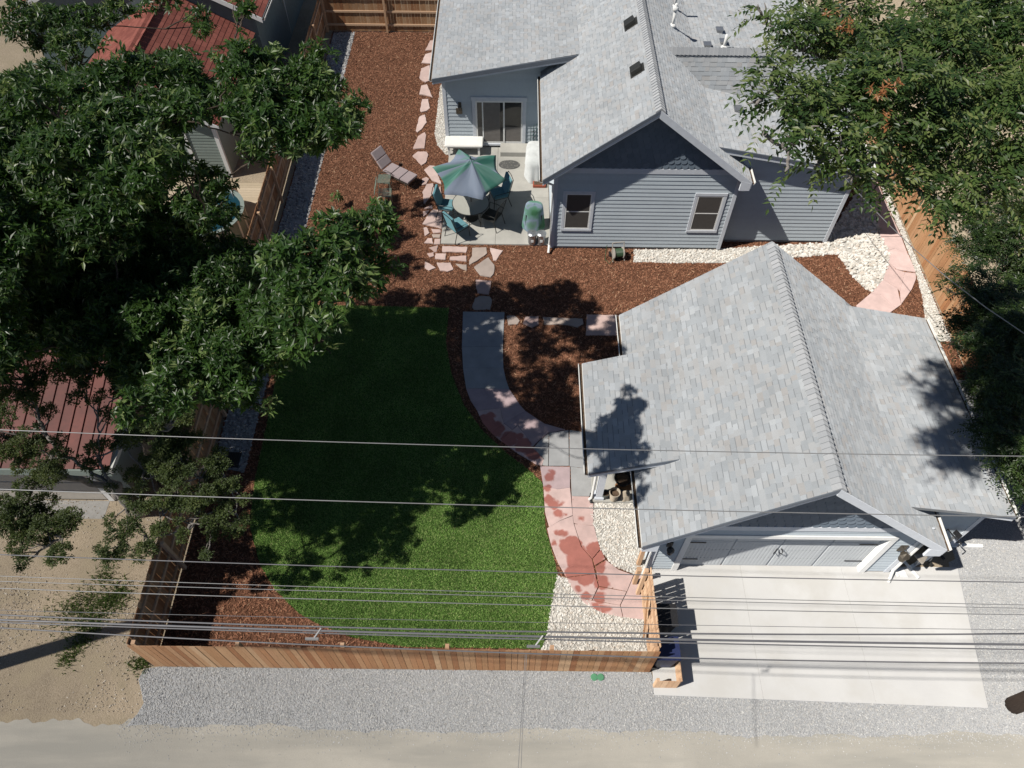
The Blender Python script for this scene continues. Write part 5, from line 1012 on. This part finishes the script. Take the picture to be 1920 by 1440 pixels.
# chaise longue
cm = pieces('mauve_cushion', [(0, (.36, .30, .30)), (1, (.38, .32, .32))], .9, 12, .12, .002)
c = G(742, 322, .35); ch = thing('chaise_longue', 'reclining chaise longue with mauve grey cushions on the mulch', 'lounger', (c[0], c[1], 0), R(-34))
for x0, x1 in ((-.42, -.02), (0, .42), (.44, .86)): MB().box(((x0+x1)/2, 0, .38), (x1-x0, .58, .09)).build('seat_cushion', cm, ch, bevel=.03)
Mx = Matrix.Rotation(R(52), 3, 'Y')
for k_ in (0, 1): MB().box(Vector((-.46, 0, .40))+Mx @ Vector((-.2-.37*k_, 0, .03)), (.36, .58, .09), M=Mx).build('back_cushion', cm, ch, bevel=.03)
for s_ in (-1, 1):
    MB().tube([(-.5, s_*.3, .30), (.86, s_*.3, .30)], .015, 6).build('side_rail', M['bronze'], ch); MB().tube([(-.45, s_*.3, .30), (-.9, s_*.3, .86)], .015, 6).build('back_rail', M['bronze'], ch)
    MB().tube([(.7, s_*.3, .30), (.75, s_*.3, 0)], .015, 6).build('leg', M['bronze'], ch); MB().tube([(-.45, s_*.3, .30), (-.2, s_*.34, .55), (.1, s_*.34, .55), (.15, s_*.3, .30)], .012, 6).build('arm', M['bronze'], ch)
    w_ = MB(); w_.tube([(-.6+.13*math.cos(a_), s_*.34, .14+.13*math.sin(a_)) for a_ in np.linspace(0, 2*math.pi, 17)], .014, 6, False)
    for a_ in (0, 1, 2): w_.bar((-.6-.12*math.cos(a_*1.05), s_*.34, .14-.12*math.sin(a_*1.05)), (-.6+.12*math.cos(a_*1.05), s_*.34, .14+.12*math.sin(a_*1.05)), .008, .008)
    w_.build('wheel', M['bronze'], ch); MB().tube([(-.5, s_*.3, .30), (-.6, s_*.33, .14)], .014, 6).build('leg', M['bronze'], ch)
gmx = plain('green_mesh', (.20, .25, .20), .6, .2)
def mesh_panel(t, name, c, sx, sy, M_):
    f = MB(); pts = [Vector(c)+M_ @ Vector((x*sx/2, y*sy/2, 0)) for x, y in ((-1, -1), (1, -1), (1, 1), (-1, 1), (-1, -1))]; f.tube(pts, .012, 6)
    p = f.build(name, gmx, t); s_ = MB(); k = int(sx/.018)
    for i in range(k): x = -sx/2+(i+.5)*sx/k; s_.box(Vector(c)+M_ @ Vector((x, 0, 0)), (.011, sy, .004), M=M_)
    s_.build('mesh', gmx, p)
c = G(722, 362, .4); gc = thing('mesh_chair', 'green metal mesh chair on the mulch near the chaise', 'chair', (c[0], c[1], 0), R(5))
mesh_panel(gc, 'seat', (0, 0, .42), .46, .46, Matrix.Identity(3)); mesh_panel(gc, 'backrest', (-.32, 0, .74), .5, .46, Matrix.Rotation(R(105), 3, 'Y'))
for s_ in (-1, 1):
    MB().tube([(.22, s_*.23, .42), (.25, s_*.24, 0), (-.3, s_*.24, 0), (-.24, s_*.23, .42)], .012, 6).build('leg_loop', gmx, gc); MB().tube([(.22, s_*.24, .42), (.2, s_*.26, .62), (-.28, s_*.25, .64)], .012, 6).build('arm', gmx, gc)
c = G(720, 335, .45); gt = thing('mesh_table', 'small green metal mesh side table beside the chaise', 'table', (c[0], c[1], 0), R(0)); mesh_panel(gt, 'tabletop', (0, 0, .45), .46, .46, Matrix.Identity(3))
for x in (-.2, .2):
    for y in (-.2, .2): MB().tube([(x, y, .45), (x*1.1, y*1.1, 0)], .012, 6).build('leg', gmx, gt)
# covered grill
def drape(name, mat, parent, w, d, h, seed, folds=9, top=.85, flare=.14, pw=3.2):
    rg_ = random.Random(seed); ph = [rg_.uniform(0, 6.28) for _ in range(4)]; b = MB(); seg, nz_ = 48, 12; vs = []
    for i in range(nz_+1):
        f = i/nz_
        for j in range(seg):
            a_ = 2*math.pi*j/seg; ca, sa = math.cos(a_), math.sin(a_); e = (abs(ca)**pw+abs(sa)**pw)**(-1/pw)
            z = h*(1-f**1.6) if f > .25 else h-(f/.25)**2*h*.06
            z = h*(1-max(0, (f-.22)/.78)**1.05)-(.04*h if f > .1 else 0); s_ = min(1, f/.26)*(top+flare*max(0, (f-.26)/.74)); fo = 1+.07*max(0, f-.2)*math.sin(folds*a_+ph[0])+.04*f*math.sin(5*a_+ph[1])
            vs.append((w/2*ca*e*s_*fo, d/2*sa*e*s_*fo, max(.01, z+.03*math.sin(3*a_+ph[2])*f*(1-f))))
    b.add(vs, [(i*seg+j, i*seg+(j+1) % seg, (i+1)*seg+(j+1) % seg, (i+1)*seg+j) for i in range(nz_) for j in range(seg)]); return b.build(name, mat, parent, smooth=True)
cov, n_, l_, bs_ = new_mat('tie_dye'); rp = ramp(n_, [(.33, (.05, .17, .08)), (.45, (.12, .25, .20)), (.55, (.22, .27, .36)), (.70, (.12, .24, .17))]); l_.new(noise(n_, l_, coords(n_, l_), 1.7, 2), rp.inputs[0]); l_.new(rp.outputs[0], bs_.inputs['Base Color']); bs_.inputs['Roughness'].default_value = .8
c = G(1000, 432); gr = thing('covered_grill', 'barbecue under a green and lilac tie dye cover at the house corner', 'grill', (c[0], c[1]+.15, .05)); drape('cover', cov, gr, .8, .62, 1.1, 3, 6, .80, .24, 2.3)
MB().bb(-.3, .3, -.2, .2, 0, .7).build('grill_body', M['black'], gr); MB().tube([(-.14, -.02, 1.04), (0, -.04, 1.12), (.14, -.02, 1.04)], .02, 8).build('handle_lump', cov, gr)
for px, lb in ((998, 'left of two galvanized cans beside the covered grill'), (1015, 'right of two galvanized cans, by the house corner board')):
    c = G(px, 441, .4); t = thing('metal_can', lb, 'can', (c[0], c[1], .05), group='galvanized cans'); MB().lathe([(.14, 0), (.15, .02), (.16, .42), (.168, .43)], (0, 0, 0), 24).build('can_body', M['grey_metal'], t, smooth=False)
    l2 = MB().lathe([(.18, .42), (.18, .45), (.12, .485), (.03, .5)], (0, 0, 0), 24).build('lid', M['grey_metal'], t); MB().tube([(-.05, 0, .49), (0, 0, .54), (.05, 0, .49)], .008, 6).build('handle', M['grey_metal'], l2); MB().box((0, -.165, .2), (.1, .01, .1)).build('paper_tag', M['white'], t)
tarp = plain('grey_white_tarp', (.60, .62, .61), .7, var=.12, nscale=3)
c = G(1004, 325); cv = thing('covered_cart', 'pale tarp covered cart beside the house gutter', 'cart', (c[0]-.05, c[1]+.1, .05)); drape('tarp', tarp, cv, .75, 1.6, .95, 9, 7, .9, .1); MB().bb(-.25, .25, -.6, .6, 0, .8).build('cart_body', M['dark_metal'], cv)
c = G(1012, 350); rb = thing('red_planter', 'low brick red planter tray below the house eave', 'planter', (c[0]-.02, c[1], .05)); MB().bb(-.25, .25, -.14, .14, 0, .12).build('tray', plain('brick_red', (.35, .09, .05), .8), rb, bevel=.02); MB().bb(-.21, .21, -.1, .1, .121, .13).build('soil', M['gutter_dirt'], rb)
wt = plain('white_bench', (.80, .79, .75), .5, var=.04)
c = G(871, 284); bn = thing('white_bench', 'long white slab topped bench against the west wall', 'bench', (c[0], c[1]-.05, .05)); MB().bb(-.76, .76, -.33, .33, .40, .50).build('bench_top', wt, bn, bevel=.045)
for x in (-.6, .6):
    for y in (-.24, .24): MB().bb(x-.04, x+.04, y-.04, y+.04, 0, .40).build('leg', wt, bn)
MB().bb(-.62, .62, -.02, .02, .15, .2).build('stretcher', wt, bn)
c = G(966, 290); sp = tag(MB().bb(-.6, .6, -.3, .3, 0, .2).build('door_step', M['patio'], None, bevel=.01), 'pale concrete step below the sliding glass door', 'step'); sp.location = (c[0], 25.17, .05)
c = G(955, 311); mt, n_, l_, bs_ = new_mat('mat_weave'); vv = n_.new('ShaderNodeTexVoronoi'); vv.inputs['Scale'].default_value = 14; l_.new(coords(n_, l_), vv.inputs['Vector']); rp = ramp(n_, [(.2, (.22, .21, .19)), (.45, (.10, .10, .095))]); l_.new(vv.outputs['Distance'], rp.inputs[0]); l_.new(rp.outputs[0], bs_.inputs['Base Color'])
mo = MB().lathe([(1, 0), (1, .014), (.95, .02)], (0, 0, 0), 36, .42, .28).build('door_mat', mt, None); mo.location = (c[0], c[1], .052); tag(mo, 'oval grey patterned mat in front of the door step', 'mat')
c = G(997, 262); tr = thing('wall_trellis', 'small green wire trellis against the siding right of the door', 'trellis', (c[0]+.1, 25.46, .06))
for x in (-.16, -.05, .06): MB().tube([(x, 0, 0), (x, 0, 1.0+.5*(x+.16))], .012, 5).build('upright', plain('trellis_green', (.03, .09, .07), .6), tr)
for z in (.25, .5, .75): MB().bar((-.16, -.012, z), (.06, -.012, z), .01, .012).build('crossbar', M['dark_metal'], tr)
# hose reel
c = G(1158, 488); hr = thing('hose_reel', 'hose reel cart standing by the house wall in the mulch', 'hose reel', (c[0], c[1]+.1, 0), R(10)); taup = plain('taupe_plastic', (.36, .33, .29), .5)
for s_ in (-1, 1): MB().lathe([(.2, -.02), (.2, .02)], (s_*.17, 0, .26), 24, M=Matrix.Rotation(R(90), 3, 'Y')).build('reel_flange', taup, hr); MB().tube([(s_*.21, -.18, .02), (s_*.21, .02, .3), (s_*.21, .16, .62)], .018, 6).build('frame', taup, hr); MB().lathe([(.1, -.02), (.1, .02)], (s_*.25, .16, .1), 16, M=Matrix.Rotation(R(90), 3, 'Y')).build('wheel', M['black'], hr)
b = MB()
for k in range(10): b.tube([(-.14+k*.031, .15*math.cos(a_), .26+.15*math.sin(a_)) for a_ in np.linspace(0, 2*math.pi, 17)], .015, 6, False)
b.build('hose_coil', plain('hose_green', (.05, .10, .05), .5), hr); MB().tube([(-.21, .16, .62), (.21, .16, .62)], .018, 6).build('handle', taup, hr); MB().tube([(-.14, -.15, .26), (-.35, -.25, .02), (-.45, 0, .015), (-.4, .2, .25), (-.38, .22, .5)], .013, 6).build('hose_tail', plain('hose_green2', (.06, .11, .05), .5), hr)
# porch pots
def pot(name, label, px, py, r_, h, mat, z=.09):
    c = G(px, py, z); t = thing(name, label, 'pot', (c[0], c[1], z)); seg = 24; prof = [(r_*.7, 0), (r_*.95, h*.9), (r_*1.05, h*.9), (r_*1.05, h), (r_*.92, h), (r_*.88, h*.75)]
    vs = [(q*math.cos(2*math.pi*j/seg), q*math.sin(2*math.pi*j/seg), zz) for q, zz in prof for j in range(seg)]
    MB().add(vs, [(i*seg+j, i*seg+(j+1) % seg, (i+1)*seg+(j+1) % seg, (i+1)*seg+j) for i in range(len(prof)-1) for j in range(seg)] + [tuple(range(seg-1, -1, -1))]).build('pot_wall', mat, t); MB().lathe([(r_*.86, h*.6), (r_*.86, h*.72)], (0, 0, 0), 20).build('soil', M['gutter_dirt'], t)
    return t
tan = plain('tan_clay', (.42, .36, .28), .85)
pot('plant_pot', 'tall tan pot on the porch floor beside the rock bed', 1150, 935, .15, .4, tan); pot('plant_pot', 'small dark pot next to the porch post', 1134, 932, .11, .25, plain('dark_pot', (.08, .09, .08), .6)); pot('plant_pot', 'large round black bowl deep under the porch roof', 1166, 905, .24, .3, M['black'])
c = G(1172, 934, .09); sk = thing('sack', 'slumped beige sack at the porch edge below the gutter', 'sack', (c[0], c[1], .09)); drape('sack_cloth', tan, sk, .3, .25, .32, 5, 4, .7, .2)
c = G(1170, 922, .09); tl = thing('timber_stack', 'few short reddish boards behind the porch pots', 'boards', (c[0], c[1]+.1, .09))
for i in range(3): MB().box((0, .05*i, .03+.05*i), (.5, .1, .03), .15*i).build('board', M['fence'], tl)
sh = thing('dark_shoe', 'black boot standing at the foot of the porch post', 'boot', tuple(G(1108, 936, .03))); MB().lathe([(.05, 0), (.055, .03), (.045, .1), (.05, .22)], (0, .05, 0), 12).build('boot_shaft', M['black'], sh); MB().box((0, -.04, .035), (.09, .2, .07)).build('boot_foot', M['black'], sh, bevel=.03)
# exercise bike by the garage corner
wb_ = M['white']; c = G(1728, 1062, .02); eb = thing('exercise_bike', 'white framed exercise bike by the right garage corner', 'exercise bike', (c[0]-.05, c[1]+.1, .024), R(28))
MB().tube([(-.35, -.32, .05), (-.35, .32, .05)], .04, 10).build('rear_stabilizer', wb_, eb); MB().tube([(.65, -.25, .05), (.65, .25, .05)], .04, 10).build('front_stabilizer', M['black'], eb)
MB().bar((-.35, 0, .09), (.65, 0, .12), .08, .08).build('base_beam', wb_, eb); MB().bar((-.2, 0, .1), (-.28, 0, .62), .06, .06).build('seat_post', M['grey_metal'], eb)
MB().bar((.35, 0, .12), (.62, 0, 1.0), .07, .07).build('front_post', M['grey_metal'], eb); MB().box((.28, 0, .36), (.55, .16, .4)).build('flywheel_housing', wb_, eb, bevel=.06)
tp = plain('taupe_vinyl', (.30, .27, .23), .5); MB().extr([(-.44, -.15, .66), (-.44, .15, .66), (-.1, .04, .68), (-.02, 0, .68), (-.1, -.04, .68)], (0, 0, .07)).build('saddle', tp, eb, bevel=.02)
MB().tube([(.5, -.24, 1.02), (.62, -.22, 1.06), (.64, 0, 1.02), (.62, .22, 1.06), (.5, .24, 1.02)], .018, 8).build('handlebar', M['black'], eb); MB().box((.67, 0, 1.14), (.05, .2, .16)).build('console', M['black'], eb)
for s_, zz in ((-1, .14), (1, .5)): MB().bar((.2, s_*.1, .32), (.16, s_*.12, zz), .02, .03).build('crank', M['grey_metal'], eb); MB().box((.16, s_*.18, zz), (.11, .1, .03)).build('pedal', M['dark_metal'], eb)
# white downspout extension lying on the gravel
a, b = Vector(G(1790, 1022, .04)), Vector(G(1842, 1024, .04)); o = MB().bar(a, b, .09, .07).bar(a, a+Vector((-.12, 0, .02)), .1, .08).build('downspout_extension', M['white'], None, off=a); tag(o, 'white downspout extension lying on the gravel right of the garage', 'downspout')
o = MB().extr([(0, 0, 0), (.28, 0, 0), (.34, -.26, 0), (.06, -.24, 0)], (0, 0, .035)).extr([(0, 0, .03), (.03, 0, .03), (.09, -.24, .03), (.06, -.24, .03)], (0, 0, .05)).build('splash_block', M['white'], None); o.location = tuple(G(1673, 1066, .026)); tag(o, 'white splash block at the right garage corner', 'splash block')
# green valve box lids
vg = plain('valve_green', (.10, .30, .16), .6)
for px, lb in ((1114, 'left of two round green valve lids on the gravel strip'), (1126, 'right of two round green valve lids on the gravel strip')):
    c = G(px, 1270); t = thing('valve_lid', lb, 'lid', (c[0], c[1], -.002), group='green valve lids on the gravel'); MB().lathe([(.085, 0), (.085, .03), (.075, .04)], (0, 0, 0), 20).build('lid_disc', vg, t); MB().bar((-.03, 0, .042), (.03, 0, .042), .015, .008).build('grip', vg, t)
c = G(437, 862, .05); dg = thing('drain_grate', 'dark square drain grate among the river rocks', 'grate', (c[0], c[1], .03)); MB().bb(-.2, .2, -.25, .25, 0, .03).build('grate_frame', M['black'], dg)
for i in range(7): MB().bb(-.17+i*.05, -.15+i*.05, -.22, .22, .031, .045).build('grate_bar', M['dark_metal'], dg)
